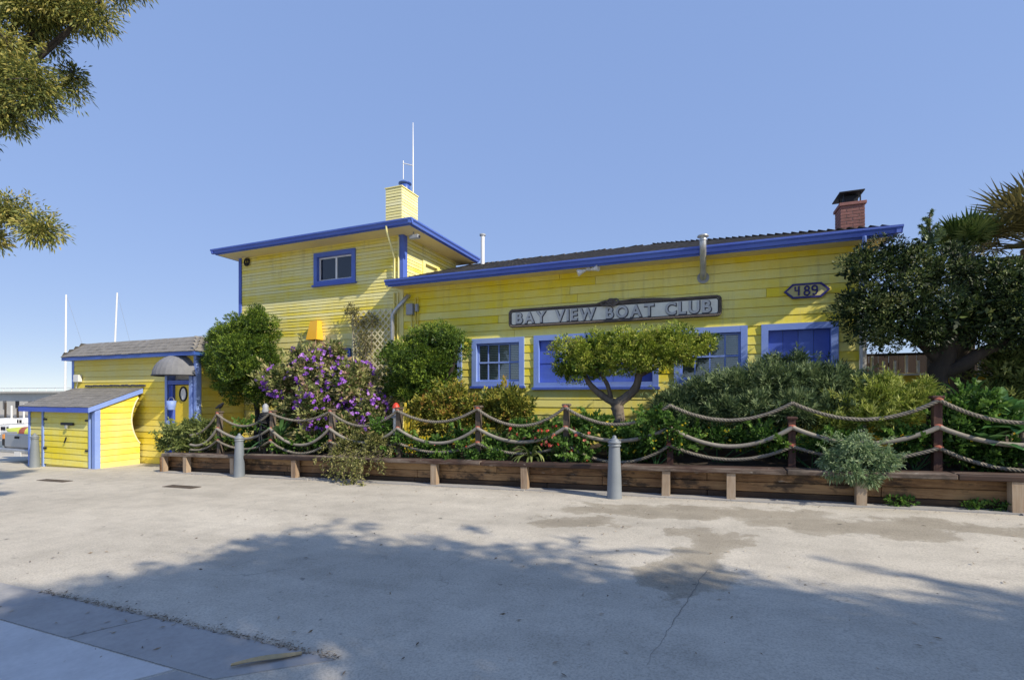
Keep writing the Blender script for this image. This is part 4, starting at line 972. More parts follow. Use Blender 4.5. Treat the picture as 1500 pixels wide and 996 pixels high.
def build_rope_fence():
    f = thing('rope_fence', (PX[0]*PY, PY, G(PX[0]*PY)), 'rope fence of timber posts with three sagging ropes along the planting bed', 'fence')
    xs = [p * PY for p in PX]; r = random.Random(21); H = [1.48, 1.10, 0.80]
    for i, x in enumerate(xs):
        g = G(x); w = 0.05; mat = M['post_red'] if i >= 6 else M['post']; h = 1.50 if i not in (6, 7) else 1.22
        a = r.uniform(-0.012, 0.012)
        p = MB().add([(x-w, PY-w, g+0.2), (x+w, PY-w, g+0.2), (x+w, PY+w, g+0.2), (x-w, PY+w, g+0.2), (x-w+a, PY-w, g+h), (x+w+a, PY-w, g+h), (x+w+a, PY+w, g+h), (x-w+a, PY+w, g+h)],
                 [(0,3,2,1),(4,5,6,7),(0,1,5,4),(1,2,6,5),(2,3,7,6),(3,0,4,7)]).build('post', mat, f)
        MB().cbox(x - 0.075 + a, x + 0.075 + a, PY - 0.075, PY + 0.075, g + h, g + h + 0.045, 0.012).build('post_cap', mat, p)
        for z in H:
            if z > h: continue
            MB().tube([(x - 0.03, PY - 0.055, g + z), (x, PY - 0.085, g + z + 0.01), (x + 0.03, PY - 0.055, g + z)], 0.034, 8).build('rope_tie', M['rope_red'], p)
    xs2 = [xs[0] - 1.0] + xs
    for i in range(len(xs2) - 1):
        a, b = xs2[i], xs2[i+1]
        for k, z in enumerate(H):
            sag = (0.27, 0.30, 0.25)[k] * r.uniform(0.70, 1.30) * (b - a) / 1.83
            pts = []
            za, zb = G(a) + z, G(b) + z
            if i == 0: za -= 0.55 if k == 0 else (0.42 if k == 1 else 0.25)
            n = 20
            for q in range(n + 1):
                s = q / n; pts.append((a + (b - a) * s, PY - 0.085 + 0.02*math.sin(s*3.1), za + (zb - za) * s - sag * 4 * s * (1 - s) * (1 + 0.12*(s-0.5))))
            if k == 1: MB().tube(pts, 0.034, 9).build('rope', M['rope_smooth'], f)
            else:
                mb = MB(); rope_strands(mb, pts, 0.029, 0.15, 3, 5); mb.build('rope', M['rope'], f)
build_rope_fence()

# ------------------------------------------------------------------ bollards
def bollard_first(label):
    b = thing('bollard', (0, 0, 0), label, 'bollard', 'tapered grey bollards along the road')
    MB().lathe((0, 0, 0), [(0.125, -0.05), (0.125, 0.02), (0.118, 0.05), (0.112, 0.30), (0.100, 0.60), (0.088, 0.84)], 22).build('shaft', M['bollard'], b)
    MB().lathe((0, 0, 0.84), [(0.088, 0.0), (0.105, 0.006), (0.105, 0.026), (0.092, 0.032), (0.092, 0.050), (0.110, 0.056), (0.108, 0.076), (0.086, 0.090)], 22).build('collar', M['bollard'], b)
    MB().lathe((0, 0, 0.93), [(0.080, 0.0), (0.074, 0.02), (0.045, 0.042), (0.032, 0.05), (0.034, 0.068), (0.024, 0.085), (0.006, 0.092)], 18).build('finial', M['bollard'], b)
    return b
B0 = None
for i, (px, py, lab) in enumerate(((900, 729, 'grey tapered bollard in front of the bench by the yellow flowers'), (350.5, 698, 'grey tapered bollard near the left end of the timber bench'), (50, 684, 'grey bollard at the left corner of the yellow shed'))):
    p = gp(px, py)
    if i == 2: p = Vector((xat(51, 8.02), 8.02, G(xat(51, 8.02))))
    if B0 is None: B0 = bollard_first(lab); b = B0
    else:
        b = B0.copy(); COL.objects.link(b); b['label'] = lab
        for ch in list(B0.children): c = ch.copy(); COL.objects.link(c); c.parent = b
    b.location = p; b.rotation_euler = (0, 0, i * 1.3)

# ------------------------------------------------------------------ deck wall, railing and fence right of the wing
def right_side():
    Y = 11.6; x0, x1 = 2.95, xat(1447, Y); zt = zat(1300, 550, Y)
    t = thing('deck_wall', (x0, Y, G(x0)), 'low yellow boarded wall with pale cap under the dark cypress', 'wall')
    MB().box(x0, x1, Y + 0.03, Y + 0.14, 0, zt - 0.01).build('core', M['yellow_fresh'], t)
    board_wall(t, 'x', Y + 0.03, x0, x1, 0.0, zt - 0.02, 0.188, M['yellow_fresh'], joint=6)
    MB().cbox(x0, x1 + 0.02, Y - 0.05, Y + 0.2, zt - 0.005, zt + 0.035, 0.006).build('cap', M['white'], t)
    # the cap steps down along a sloping end
    x2 = x1 + 1.2; z2 = zt - 0.95
    MB().prism([(x1, 0), (x2, 0), (x2, z2), (x1, zt)], 1, Y, Y + 0.14).build('sloping_end', M['yellow_fresh'], t)
    MB().prism([(x1 + 0.02, zt), (x2, z2), (x2, z2 + 0.05), (x1 + 0.02, zt + 0.045)], 1, Y - 0.05, Y + 0.2).build('cap', M['white'], t)
    # railing standing on the wall
    r = thing('deck_railing', (x0, Y + 0.1, zt), 'white railing with thin balusters on the yellow wall beside the wing', 'railing')
    zr = zat(1300, 521, Y); n = 22
    for i in range(n):
        x = x0 + 0.12 + i * 0.185
        if x > x1 - 0.05: break
        MB().box(x - 0.02, x + 0.02, Y + 0.05, Y + 0.09, zt + 0.03, zr - (0.10 if i % 3 else 0.0)).build('baluster', M['white'], r)
    MB().box(x0, x1, Y + 0.05, Y + 0.10, zr, zr + 0.05).build('rail', M['fence_brown'], r)
    # dark plank fence behind
    f = thing('plank_fence', (3.0, 14.2, 0), 'dark brown upright plank fence behind the white railing', 'fence')
    x = 2.9; q = random.Random(2); zf = zat(1300, 519, 14.2)
    while x < 13:
        w = q.uniform(0.17, 0.21); MB().cbox(x + 0.004, x + w - 0.004, 14.2 + q.uniform(0, 0.01), 14.235, 0.0, zf + q.uniform(-0.02, 0.02) + (0.0 if x < 6 else 0.12), 0.004).build('plank', M['fence_brown'], f); x += w
    MB().box(2.9, 13, 14.236, 14.30, zf - 0.3, zf - 0.2).build('rail', M['fence_brown'], f)
    # white downpipe post at the wing's corner is part of the wing
right_side()

# ------------------------------------------------------------------ foliage tools
def leaf_mesh(name, P, D, L, W, var, mat, parent, droop=0.0, seed=0, flat=None):
    rng = np.random.default_rng(seed); n = len(P)
    D = D / (np.linalg.norm(D, axis=1, keepdims=True) + 1e-9)
    R = rng.normal(size=(n, 3)) if flat is None else flat + rng.normal(size=(n, 3)) * 0.4
    S = np.cross(D, R); S /= (np.linalg.norm(S, axis=1, keepdims=True) + 1e-9)
    L = np.asarray(L).reshape(-1, 1) * np.ones((n, 1)); W = np.asarray(W).reshape(-1, 1) * np.ones((n, 1))
    mid = P + D * L * 0.45; tip = P + D * L; tip[:, 2:3] -= droop * L
    V = np.stack([P, mid - S * W * 0.5, tip, mid + S * W * 0.5], axis=1).reshape(-1, 3)
    base = np.array(WL[parent]) if parent else np.zeros(3)
    V = (V - base).astype(np.float32)
    me = bpy.data.meshes.new(name); me.vertices.add(4*n); me.vertices.foreach_set('co', V.ravel())
    me.loops.add(4*n); me.loops.foreach_set('vertex_index', np.arange(4*n, dtype=np.int32))
    me.polygons.add(n); me.polygons.foreach_set('loop_start', np.arange(0, 4*n, 4, dtype=np.int32)); me.polygons.foreach_set('loop_total', np.full(n, 4, np.int32))
    at_ = me.attributes.new('var', 'FLOAT', 'FACE'); at_.data.foreach_set('value', np.clip(var, 0, 1).astype(np.float32))
    me.update(calc_edges=True); me.materials.append(mat)
    return mesh_obj(name, me, None, parent, base)
def sphere_dirs(rng, n):
    d = rng.normal(size=(n, 3)); return d / np.linalg.norm(d, axis=1, keepdims=True)
def crown(parent, lobes, mat, seed, tuft=0.10, dens=55, per=16, L=0.075, W=0.022, up=0.25, shell=0.55, name='crown', split=7, droop=0.0, tone=0.0, spread=0.65, core=0, lump=False, sprigs=0):
    """lobes: (centre, rx, ry, rz). each lobe breaks into smaller lumps, each lump into tufts, each tuft into leaves"""
    rng = np.random.default_rng(seed); PP = []; DD = []; VV = []
    for c, rx, ry, rz in lobes:
        c = np.array(c); rad = np.array([rx, ry, rz]); sub = []
        for k in range(split):
            d = sphere_dirs(rng, 1)[0]; s = rng.uniform(0.42, 0.68)
            sub.append((c + d * rad * (1.02 - s) , rad * s, rng.normal(0, 0.10)))
        sub.append((c, rad * 0.80, 0.0))
        if lump: sub = [(c, rad * 0.92, rng.normal(0, 0.06))]
        for sc, sr, tn in sub:
            area = 4 * math.pi * ((sr[0]*sr[1])**1.6/3 + (sr[0]*sr[2])**1.6/3 + (sr[1]*sr[2])**1.6/3) ** (1/1.6)
            nt = max(4, int(area * dens)); d = sphere_dirs(rng, nt)
            q = rng.uniform(shell, 1.03, nt) ** 0.6
            T = sc + d * sr * q[:, None]
            out = d / sr; out /= np.linalg.norm(out, axis=1, keepdims=True)
            tv = rng.normal(0, 0.17, nt) + tn
            lp = rng.normal(size=(nt, per, 3)); lp /= np.linalg.norm(lp, axis=2, keepdims=True)
            p = T[:, None, :] + lp * tuft * rng.uniform(0.05, 0.60, (nt, per, 1))
            dd = lp * spread + out[:, None, :] * 0.8 + np.array([0, 0, up])
            if lump:
                sz = rng.uniform(0.55, 1.45, (nt, 1, 1))
                p = T[:, None, :] + lp * tuft * sz * rng.uniform(0.55, 0.98, (nt, per, 1)) * np.array([1, 1, 0.75])
                dd = lp + out[:, None, :] * 0.35 + np.array([0, 0, up]) + rng.normal(0, 0.25, (nt, per, 3))
            v = 0.42 + tone + tv[:, None] + rng.normal(0, 0.16, (nt, per))
            PP.append(p.reshape(-1, 3)); DD.append(dd.reshape(-1, 3)); VV.append(v.ravel())
    P = np.concatenate(PP); D = np.concatenate(DD); V = np.concatenate(VV); nk = 0
    if core:
        for c, rx, ry, rz in lobes:
            n = int(core * 12.5 * (rx*ry*rz) ** (2/3)); d = sphere_dirs(rng, n) * (rng.uniform(0.25, 0.80, (n, 1)))
            P = np.concatenate([P, np.array(c) + d * np.array([rx, ry, rz])]); D = np.concatenate([D, rng.normal(size=(n, 3))]); V = np.concatenate([V, rng.normal(0.3, 0.15, n)]); nk += n
    if sprigs:
        wl = np.array([l[1]*l[3] for l in lobes]); wl = wl / wl.sum(); sp = []; sd = []; sv = []
        for k in range(sprigs):
            c, rx, ry, rz = lobes[rng.choice(len(lobes), p=wl)]; d = sphere_dirs(rng, 1)[0]; d[2] = d[2] * 0.7 + 0.15
            p0 = np.array(c) + d * np.array([rx, ry, rz]) * 0.95; g = d + np.array([0, 0, 0.6]) + rng.normal(0, 0.3, 3); g /= np.linalg.norm(g)
            ln = rng.uniform(1.5, 4.2) * max(L, 0.06); m = 26; vv = rng.normal(0.6, 0.15)
            for q in np.linspace(0, 1, m):
                sp.append(p0 + g * ln * q + np.array([0, 0, -0.15 * ln * q * q])); sd.append(g * 0.8 + rng.normal(0, 0.55, 3)); sv.append(vv + rng.normal(0, 0.12))
        P = np.concatenate([np.array(sp), P]); D = np.concatenate([np.array(sd), D]); V = np.concatenate([np.array(sv), V])
    Ls = L * rng.uniform(0.6, 1.35, len(P)); Ws = W * rng.uniform(0.7, 1.3, len(P))
    if nk: Ls[-nk:] = 0.13; Ws[-nk:] = 0.06
    return leaf_mesh(name, P, D, Ls, Ws, V, mat, parent, droop, seed + 1)
def limb(parent, pts, r0, r1, mat, name='limb'):
    n = len(pts); P = [Vector(p) for p in pts]
    # smooth the path
    out = []; m = 5
    for i in range(n - 1):
        a = P[max(0, i-1)]; b = P[i]; c = P[i+1]; d = P[min(n-1, i+2)]
        for k in range(m):
            s = k / m; out.append(0.5 * ((2*b) + (c - a)*s + (2*a - 5*b + 4*c - d)*s*s + (3*b - a - 3*c + d)*s*s*s))
    out.append(P[-1]); k = len(out); rr = random.Random(int(abs(P[0].x)*1000) % 9999)
    rad = [(r0 + (r1 - r0) * i / (k - 1)) * rr.uniform(0.90, 1.12) for i in range(k)]
    return MB().tube(out, rad, 9).build(name, mat, parent)
def lob(px, py, Y, r, rz=None, ry=None):
    c = at(px, py, Y); return ((c.x, c.y, c.z), r, ry or r, rz or r)
def plant(name, px, Y, label, cat='shrub', group=None):
    x = xat(px, Y); return thing(name, (x, Y, BZ(x, Y) - 0.03), label, cat, group)
def straps(parent, base, n, length, width, mat, seed, spread=0.9, arch=0.8, zmin=0.2, name='leaf', fold=0.25, azim=None, joined=None):
    """long arching leaves, each an object of its own (or one joined part)"""
    rng = random.Random(seed); allv = []; allf = []; allc = []
    for i in range(n):
        az = rng.uniform(0, 2*math.pi) if azim is None else rng.uniform(*azim); el = rng.uniform(zmin, 1.35) ; L = length * rng.uniform(0.7, 1.15)
        d = Vector((math.cos(az), math.sin(az), 0)); m = 7; vs = []; p = Vector(base) + d * rng.uniform(0, 0.05); ang = el; side = Vector((-d.y, d.x, 0))
        for k in range(m + 1):
            s = k / m; w = width * 0.5 * max(0.03, (math.sin(math.pi * (0.16 + 0.80 * s)) ** 0.8 if s < 0.97 else 0.05))
            up = Vector((-d.x*math.sin(ang), -d.y*math.sin(ang), math.cos(ang)))
            vs += [p - side*w + up*w*fold, p, p + side*w + up*w*fold]
            p = p + (d * math.cos(ang) + Vector((0, 0, math.sin(ang)))) * (L / m); ang -= arch / m * (0.6 + 0.8*s)
        fs = [(k*3+j, k*3+j+1, k*3+4+j, k*3+3+j) for k in range(m) for j in range(2)]
        if joined is None:
            o = MB().add(vs, fs, True).build(name, mat, parent)
            a = o.data.attributes.new('var', 'FLOAT', 'FACE'); a.data.foreach_set('value', [min(1, max(0, rng.gauss(0.5, 0.25)))] * len(fs))
        else:
            q = len(allv); allv += vs; allf += [tuple(i_ + q for i_ in f) for f in fs]; allc += [min(1, max(0, rng.gauss(0.5, 0.25)))] * len(fs)
    if joined:
        o = MB().add(allv, allf, True).build(joined, mat, parent)
        a = o.data.attributes.new('var', 'FLOAT', 'FACE'); a.data.foreach_set('value', allc)
def flowers(parent, pts, size, mat, seed, name='flowers', petals=5, face=(0.3, -0.8, 0.5)):
    rng = np.random.default_rng(seed); pts = np.array(pts); n = len(pts); PP = []; DD = []; FF = []; VV = []
    for p in pts:
        f = np.array(face) + rng.normal(0, 0.45, 3); f /= np.linalg.norm(f); a = np.cross(f, [0.1, 0.2, 1.0]); a /= np.linalg.norm(a); b = np.cross(f, a); ph = rng.uniform(0, 6); v = rng.uniform(0, 1)
        for k in range(petals):
            w = ph + 2*math.pi*k/petals; PP.append(p); DD.append(a*math.cos(w) + b*math.sin(w) + f*0.25); FF.append(f); VV.append(v + rng.normal(0, 0.15))
    PP, DD, FF = np.array(PP), np.array(DD), np.array(FF)
    o = leaf_mesh(name, PP, DD, size * rng.uniform(0.4, 0.6, len(PP)), size * 0.55, np.array(VV), mat, parent, 0.1, seed + 3, None)
    return o
def surface_pts(lobes, n, seed, front=True):
    rng = np.random.default_rng(seed); out = []
    w = np.array([l[1]*l[3] for l in lobes]); w = w / w.sum()
    while len(out) < n:
        c, rx, ry, rz = lobes[rng.choice(len(lobes), p=w)]; d = sphere_dirs(rng, 1)[0]
        if front and (d[1] > 0.35): continue
        p = np.array(c) + d * np.array([rx, ry, rz]) * rng.uniform(0.95, 1.12); out.append(p)
    return out

# ------------------------------------------------------------------ shrubs and small trees in the bed
def bed_plants():
    # rounded juniper tree by the annex
    t = plant('juniper_tree', 374, 9.9, 'rounded clipped juniper tree beside the porthole door', 'tree')
    b = WL[t]
    limb(t, [b, at(377, 605, 9.9), at(371, 575, 9.9), at(365, 520, 9.9)], 0.085, 0.04, M['bark_dark'], 'trunk')
    limb(t, [at(375, 590, 9.9), at(398, 560, 9.8), at(395, 530, 9.8)], 0.04, 0.02, M['bark_dark'])
    crown(t, [lob(354, 520, 9.9, 0.88, 1.0), lob(345, 492, 9.9, 0.62), lob(380, 482, 9.9, 0.55), lob(365, 530, 9.7, 0.85), lob(322, 525, 9.9, 0.46), lob(330, 550, 9.85, 0.45), lob(345, 565, 9.8, 0.52), lob(385, 580, 9.75, 0.42), lob(388, 538, 9.9, 0.38), lob(318, 505, 10.0, 0.32), lob(380, 458, 10, 0.22)], M['lf_juniper'], 101, sprigs=90, core=110, dens=15, per=150, L=0.055, W=0.020, tuft=0.155, shell=0.75, lump=True)
    # purple flowering bush
    t = plant('purple_flower_bush', 480, 9.6, 'large bush covered in purple flowers beside the lattice panel', 'bush')
    b = WL[t]
    for k, p in enumerate(((430, 560), (470, 545), (510, 560), (545, 590), (455, 590))): limb(t, [b + Vector((0.1*k - 0.2, 0, 0)), at(470 + (p[0]-470)*0.5, 620, 9.6), at(p[0], p[1], 9.6)], 0.035, 0.012, M['bark'])
    L = [lob(425, 560, 9.6, 0.62, 0.50), lob(470, 545, 9.6, 0.66, 0.55), lob(520, 565, 9.6, 0.62), lob(545, 600, 9.55, 0.50), lob(480, 595, 9.4, 0.72), lob(430, 600, 9.5, 0.50), lob(450, 525, 9.7, 0.40), lob(490, 518, 9.8, 0.30), lob(520, 630, 9.3, 0.48), lob(470, 640, 9.2, 0.45), lob(395, 555, 9.6, 0.30)]
    crown(t, L, M['lf_bush'], 111, sprigs=90, dens=34, per=9, L=0.12, W=0.052, tuft=0.16, shell=0.3, up=0.15, spread=0.9)
    pts = surface_pts(L[:5] + L[6:8] + [L[10]], 400, 5) + surface_pts(L, 60, 6)
    flowers(t, pts, 0.125, M['fl_purple'], 9)
    # cloud juniper in front of the corner of the wing
    t = plant('cloud_juniper', 640, 9.9, 'juniper with a leaning trunk in front of the drain pipe corner', 'tree')
    b = WL[t]
    limb(t, [b, at(640, 600, 9.9), at(625, 570, 9.9), at(600, 540, 9.9)], 0.10, 0.04, M['bark_dark'], 'trunk')
    limb(t, [at(633, 580, 9.9), at(660, 545, 9.9), at(668, 510, 9.9)], 0.06, 0.03, M['bark_dark'])
    crown(t, [lob(615, 535, 9.85, 0.72, 0.62), lob(640, 495, 9.9, 0.50, 0.36), lob(612, 510, 9.8, 0.45), lob(664, 507, 9.9, 0.36), lob(590, 530, 9.8, 0.42), lob(625, 545, 9.7, 0.50), lob(580, 560, 9.8, 0.42), lob(608, 575, 9.75, 0.42), lob(652, 540, 9.9, 0.36), lob(568, 515, 10.0, 0.26), lob(648, 565, 9.9, 0.30)], M['lf_juniper'], 121, sprigs=90, core=110, dens=16, per=140, L=0.055, W=0.020, tuft=0.145, shell=0.75, lump=True, tone=0.06)
    rng = np.random.default_rng(4)
    # broad umbrella juniper below the name board
    t = plant('umbrella_juniper', 908, 9.75, 'broad golden juniper with forked trunk below the name board', 'tree')
    b = WL[t]
    fork = at(903, 592, 9.75)
    limb(t, [b, at(906, 612, 9.75), fork], 0.14, 0.12, M['bark'], 'trunk')
    limb(t, [fork, at(880, 578, 9.75), at(862, 560, 9.7), at(850, 535, 9.7)], 0.085, 0.035, M['bark'])
    limb(t, [at(895, 585, 9.75), at(888, 560, 9.65), at(868, 535, 9.6)], 0.05, 0.03, M['bark'])
    limb(t, [fork, at(930, 570, 9.8), at(938, 540, 9.8), at(950, 520, 9.8)], 0.10, 0.04, M['bark'])
    limb(t, [at(936, 550, 9.8), at(975, 530, 9.85), at(1000, 515, 9.85)], 0.05, 0.02, M['bark'])
    crown(t, [lob(833, 520, 9.7, 0.36, 0.38), lob(850, 540, 9.65, 0.40, 0.30), lob(930, 513, 9.75, 0.62, 0.36), lob(975, 511, 9.8, 0.55, 0.33), lob(870, 520, 9.75, 0.46, 0.40), lob(868, 510, 9.75, 0.40, 0.34), lob(905, 502, 9.8, 0.42, 0.30), lob(945, 500, 9.8, 0.44, 0.27), lob(985, 495, 9.85, 0.42, 0.25), lob(915, 525, 9.6, 0.46, 0.34), lob(955, 525, 9.65, 0.44, 0.28), lob(995, 515, 9.8, 0.40, 0.25), lob(1025, 505, 9.9, 0.26, 0.2), lob(880, 535, 9.6, 0.30, 0.22), lob(825, 545, 9.7, 0.2, 0.2), lob(1038, 497, 9.95, 0.14, 0.11)],
          M['lf_juniper_y'], 131, sprigs=60, core=110, dens=24, per=110, L=0.048, W=0.018, tuft=0.115, shell=0.75, lump=True, tone=0.06)
    # low orange shrubs below the first windows
    for i, (px, lobes, lab) in enumerate(((655, [(640, 592, .34), (665, 582, .34), (620, 600, .30), (690, 595, .30), (655, 612, .38), (630, 620, .3), (690, 618, .3)], 'orange and olive shrub left of the first wing window'), (735, [(720, 590, .28), (745, 585, .30), (765, 592, .25), (735, 610, .32), (765, 612, .26), (715, 610, .26)], 'olive and yellow shrub under the window with blinds'))):
        t = plant('golden_shrub', px, 9.45, lab, 'shrub', 'golden shrubs under the windows')
        L = [lob(a, c, 9.45, r) for a, c, r in lobes]
        for l in L[:5]: limb(t, [WL[t], Vector(l[0])], 0.018, 0.008, M['bark'])
        crown(t, L, M['lf_orange'], 140 + i, sprigs=45, dens=48, per=9, L=0.085, W=0.036, tuft=0.12, shell=0.35, tone=0.02 if i == 0 else -0.08, spread=0.9)
    # spreading grey juniper
    t = plant('spreading_juniper', 1130, 9.6, 'wide grey green juniper spreading below the boarded blue window', 'shrub')
    L = [lob(985, 590, 9.5, .40, .32), lob(1030, 575, 9.55, .45, .32), lob(1075, 568, 9.6, .48, .34), lob(1120, 560, 9.6, .48, .36), lob(1165, 558, 9.65, .46, .34), lob(1210, 560, 9.7, .45, .34), lob(1250, 568, 9.75, .40, .30), lob(1060, 600, 9.3, .45, .3), lob(1110, 598, 9.3, .5, .34), lob(1165, 598, 9.35, .5, .34), lob(1215, 600, 9.4, .42, .3), lob(1010, 615, 9.3, .34, .26), lob(1130, 530, 9.8, .16, .13), lob(1165, 527, 9.8, .16, .14), lob(1265, 590, 9.7, .35, .3)]
    for l in L[:12:2]: limb(t, [WL[t], Vector(l[0]).lerp(WL[t], 0.4) + Vector((0, 0, 0.1)), Vector(l[0])], 0.035, 0.012, M['bark_dark'])
    crown(t, L, M['lf_grey'], 151, sprigs=160, core=60, dens=32, per=26, L=0.085, W=0.015, tuft=0.16, shell=0.5, up=0.35, split=8)
    t = plant('lime_juniper', 1290, 9.2, 'lime green feathery juniper beside the dark cypress trunk', 'shrub')
    L = [lob(1250, 600, 9.2, .34, .26), lob(1290, 585, 9.25, .36, .28), lob(1330, 582, 9.25, .30, .26), lob(1275, 612, 9.1, .34, .24), lob(1225, 615, 9.1, .25, .2), lob(1318, 606, 9.1, .28, .22), lob(1352, 570, 9.3, .15, .22), lob(1295, 560, 9.3, .22, .16)]
    for l in L[:6:2]: limb(t, [WL[t], Vector(l[0])], 0.025, 0.01, M['bark'])
    crown(t, L, M['lf_lime'], 161, sprigs=90, dens=36, per=22, L=0.075, W=0.014, tuft=0.14, up=0.5, shell=0.4)
    # big dark cypress
    t = plant('dark_cypress', 1378, 9.9, 'big dark gnarled cypress at the right end of the wing', 'tree')
    b = WL[t]
    limb(t, [b, at(1378, 590, 9.9), at(1372, 555, 9.9), at(1385, 520, 9.9), at(1380, 470, 9.9)], 0.19, 0.12, M['bark_dark'], 'trunk')
    limb(t, [at(1374, 548, 9.9), at(1410, 535, 9.8), at(1440, 515, 9.8), at(1480, 500, 9.8)], 0.12, 0.06, M['bark_dark'])
    limb(t, [at(1378, 530, 9.9), at(1340, 495, 9.9), at(1290, 470, 9.9), at(1250, 440, 9.9)], 0.09, 0.04, M['bark_dark'])
    limb(t, [at(1383, 510, 9.9), at(1400, 450, 9.95), at(1420, 410, 10)], 0.10, 0.04, M['bark_dark'])
    crown(t, [lob(1240, 462, 9.85, .17), lob(1268, 374, 9.95, .19), lob(1302, 366, 10, .18), lob(1352, 360, 10, .20), lob(1395, 368, 10.1, .18), lob(1292, 500, 9.75, .20, .15), lob(1252, 398, 9.9, .26), lob(1256, 438, 9.85, .30), lob(1275, 470, 9.8, .42), lob(1288, 388, 9.95, .32), lob(1300, 432, 9.8, .33), lob(1330, 385, 10.0, .30), lob(1345, 428, 9.8, .36), lob(1318, 470, 9.7, .42), lob(1372, 462, 9.6, .44), lob(1388, 402, 10.0, .38), lob(1415, 450, 9.8, .38), lob(1440, 402, 10.1, .38), lob(1450, 468, 9.7, .42), lob(1475, 430, 9.9, .50), lob(1500, 470, 9.7, .46), lob(1530, 450, 9.9, .55), lob(1500, 428, 10.1, .42), lob(1560, 475, 9.8, .5), lob(1350, 490, 9.75, .26), lob(1575, 440, 10, .5)],
          M['lf_cypress'], 171, sprigs=60, core=110, dens=11, per=165, L=0.048, W=0.021, tuft=0.17, split=7, shell=0.72, lump=True)
    # small conifer tip behind
    t = plant('conifer_sapling', 1362, 10.6, 'small pointed conifer whose tip rises above the dark cypress', 'tree')
    b = WL[t]; top = at(1362, 312, 10.6)
    limb(t, [b, b.lerp(top, 0.5), top], 0.06, 0.01, M['bark'], 'trunk')
    P = []; D = []; rng = np.random.default_rng(7)
    for i in range(60):
        z = rng.uniform(0.0, 1.0) ** 0.8; h = top.z - 0.02 - z * 1.4; r = 0.06 + 0.42 * z; az = rng.uniform(0, 2*math.pi)
        d = np.array([math.cos(az), math.sin(az), 0.75]); d /= np.linalg.norm(d); s = np.linspace(0.05, 1, 22)
        for q in s:
            p = np.array([top.x, top.y, h]) + d * r * 1.1 * q
            for k in range(4): P.append(p + rng.normal(0, 0.008, 3)); D.append(d * 1.0 + rng.normal(0, 0.55, 3))
    leaf_mesh('crown', np.array(P), np.array(D), 0.055, 0.014, rng.normal(0.5, 0.2, len(P)), M['lf_grey'], t, 0, 8)
    # spilling shrub over the bench
    t = plant('spilling_shrub', 1255, 8.7, 'pale green shrub spilling over the bench below the ropes', 'shrub')
    L = [lob(1255, 655, 8.45, .30, .22), lob(1230, 675, 8.35, .26, .20), lob(1278, 680, 8.35, .26, .2), lob(1250, 690, 8.25, .24, .16), lob(1222, 690, 8.25, .14, .13), lob(1295, 672, 8.4, .16, .15), lob(1272, 700, 8.2, .14, .11)]
    for l in L[:4]: limb(t, [WL[t], Vector(l[0])], 0.016, 0.006, M['bark'])
    crown(t, L, M['lf_silver'], 181, sprigs=60, dens=75, per=13, L=0.06, W=0.016, tuft=0.10, up=-0.15, shell=0.4, droop=0.2)
    # trailing vine over the bench
    t = plant('trailing_vine', 535, 8.75, 'straggly pale vine trailing over the bench below the purple bush', 'vine')
    L = [lob(520, 650, 8.75, .38, .16), lob(560, 645, 8.75, .34, .15), lob(540, 668, 8.5, .30, .2), lob(500, 665, 8.6, .25, .15)]
    P = []; D = []; rng = np.random.default_rng(12); st = MB()
    for i in range(46):
        p0 = Vector(L[i % 3][0]) + Vector((rng.normal(0, .22), rng.uniform(-.1, .1), rng.uniform(-0.05, .15))); p = p0.copy(); pts = [p.copy()]
        ln = rng.uniform(0.25, 0.85); n = 9; dx = rng.normal(0, 0.25)
        for k in range(n):
            s = (k + 1) / n; p = p + Vector((dx * 0.08 + rng.normal(0, .012), -ln * 0.12 * (1 - s), -ln / n * (0.2 + 1.2 * s))); 
            if p.y > 8.12 and p.z < G(p.x) + 0.52: p.y = 8.12
            p.z = max(p.z, G(p.x) + 0.03); pts.append(p.copy())
        st.tube(pts, 0.004, 4)
        for q in pts:
            for k in range(7): P.append(np.array(q) + rng.normal(0, .02, 3)); D.append(rng.normal(0, 1, 3) + np.array([0, -.3, -.2]))
    st.build('stems', M['bark'], t)
    leaf_mesh('crown', np.array(P), np.array(D), 0.065, 0.028, rng.normal(.55, .25, len(P)), M['lf_vine'], t, .1, 13)
    crown(t, L[:2] + L[3:], M['lf_vine'], 191, dens=60, per=7, L=0.075, W=0.028, tuft=0.12, shell=0.2, tone=0.05, name='upper_growth')
    # climber on the lattice
    t = plant('lattice_climber', 540, 10.75, 'dry olive climber growing up the lattice panel', 'vine')
    L = [lob(522, 470, 10.7, .22, .40), lob(535, 500, 10.7, .28, .36), lob(530, 530, 10.7, .26, .36), lob(512, 452, 10.75, .10, .18), lob(545, 470, 10.7, .14, .2)]
    for l in L: limb(t, [WL[t], Vector(l[0])], 0.015, 0.006, M['bark'])
    crown(t, L, M['lf_dry'], 195, dens=20, per=7, L=0.10, W=0.028, tuft=0.16, shell=0.1, up=-0.1, spread=1.0, split=4)
    # pale bushes at the left end
    for i, (px, lobes, lab) in enumerate(((262, [(255, 632, .30), (280, 625, .30), (245, 648, .30), (270, 650, .32)], 'pale green leafy bush at the left end of the bench'), (300, [(300, 640, .26), (305, 625, .22), (325, 648, .22), (295, 655, .22)], 'leafy bush under the leftmost rope'))):
        t = plant('leafy_bush', px, 8.95, lab, 'bush', 'pale bushes left')
        L = [lob(a, c, 8.95, r, r*0.8) for a, c, r in lobes]
        for l in L: limb(t, [WL[t], Vector(l[0])], 0.016, 0.006, M['bark'])
        crown(t, L, M['lf_light'], 200 + i, sprigs=30, dens=60, per=9, L=0.085, W=0.03, tuft=0.12, up=0.1, shell=0.3, spread=0.9)
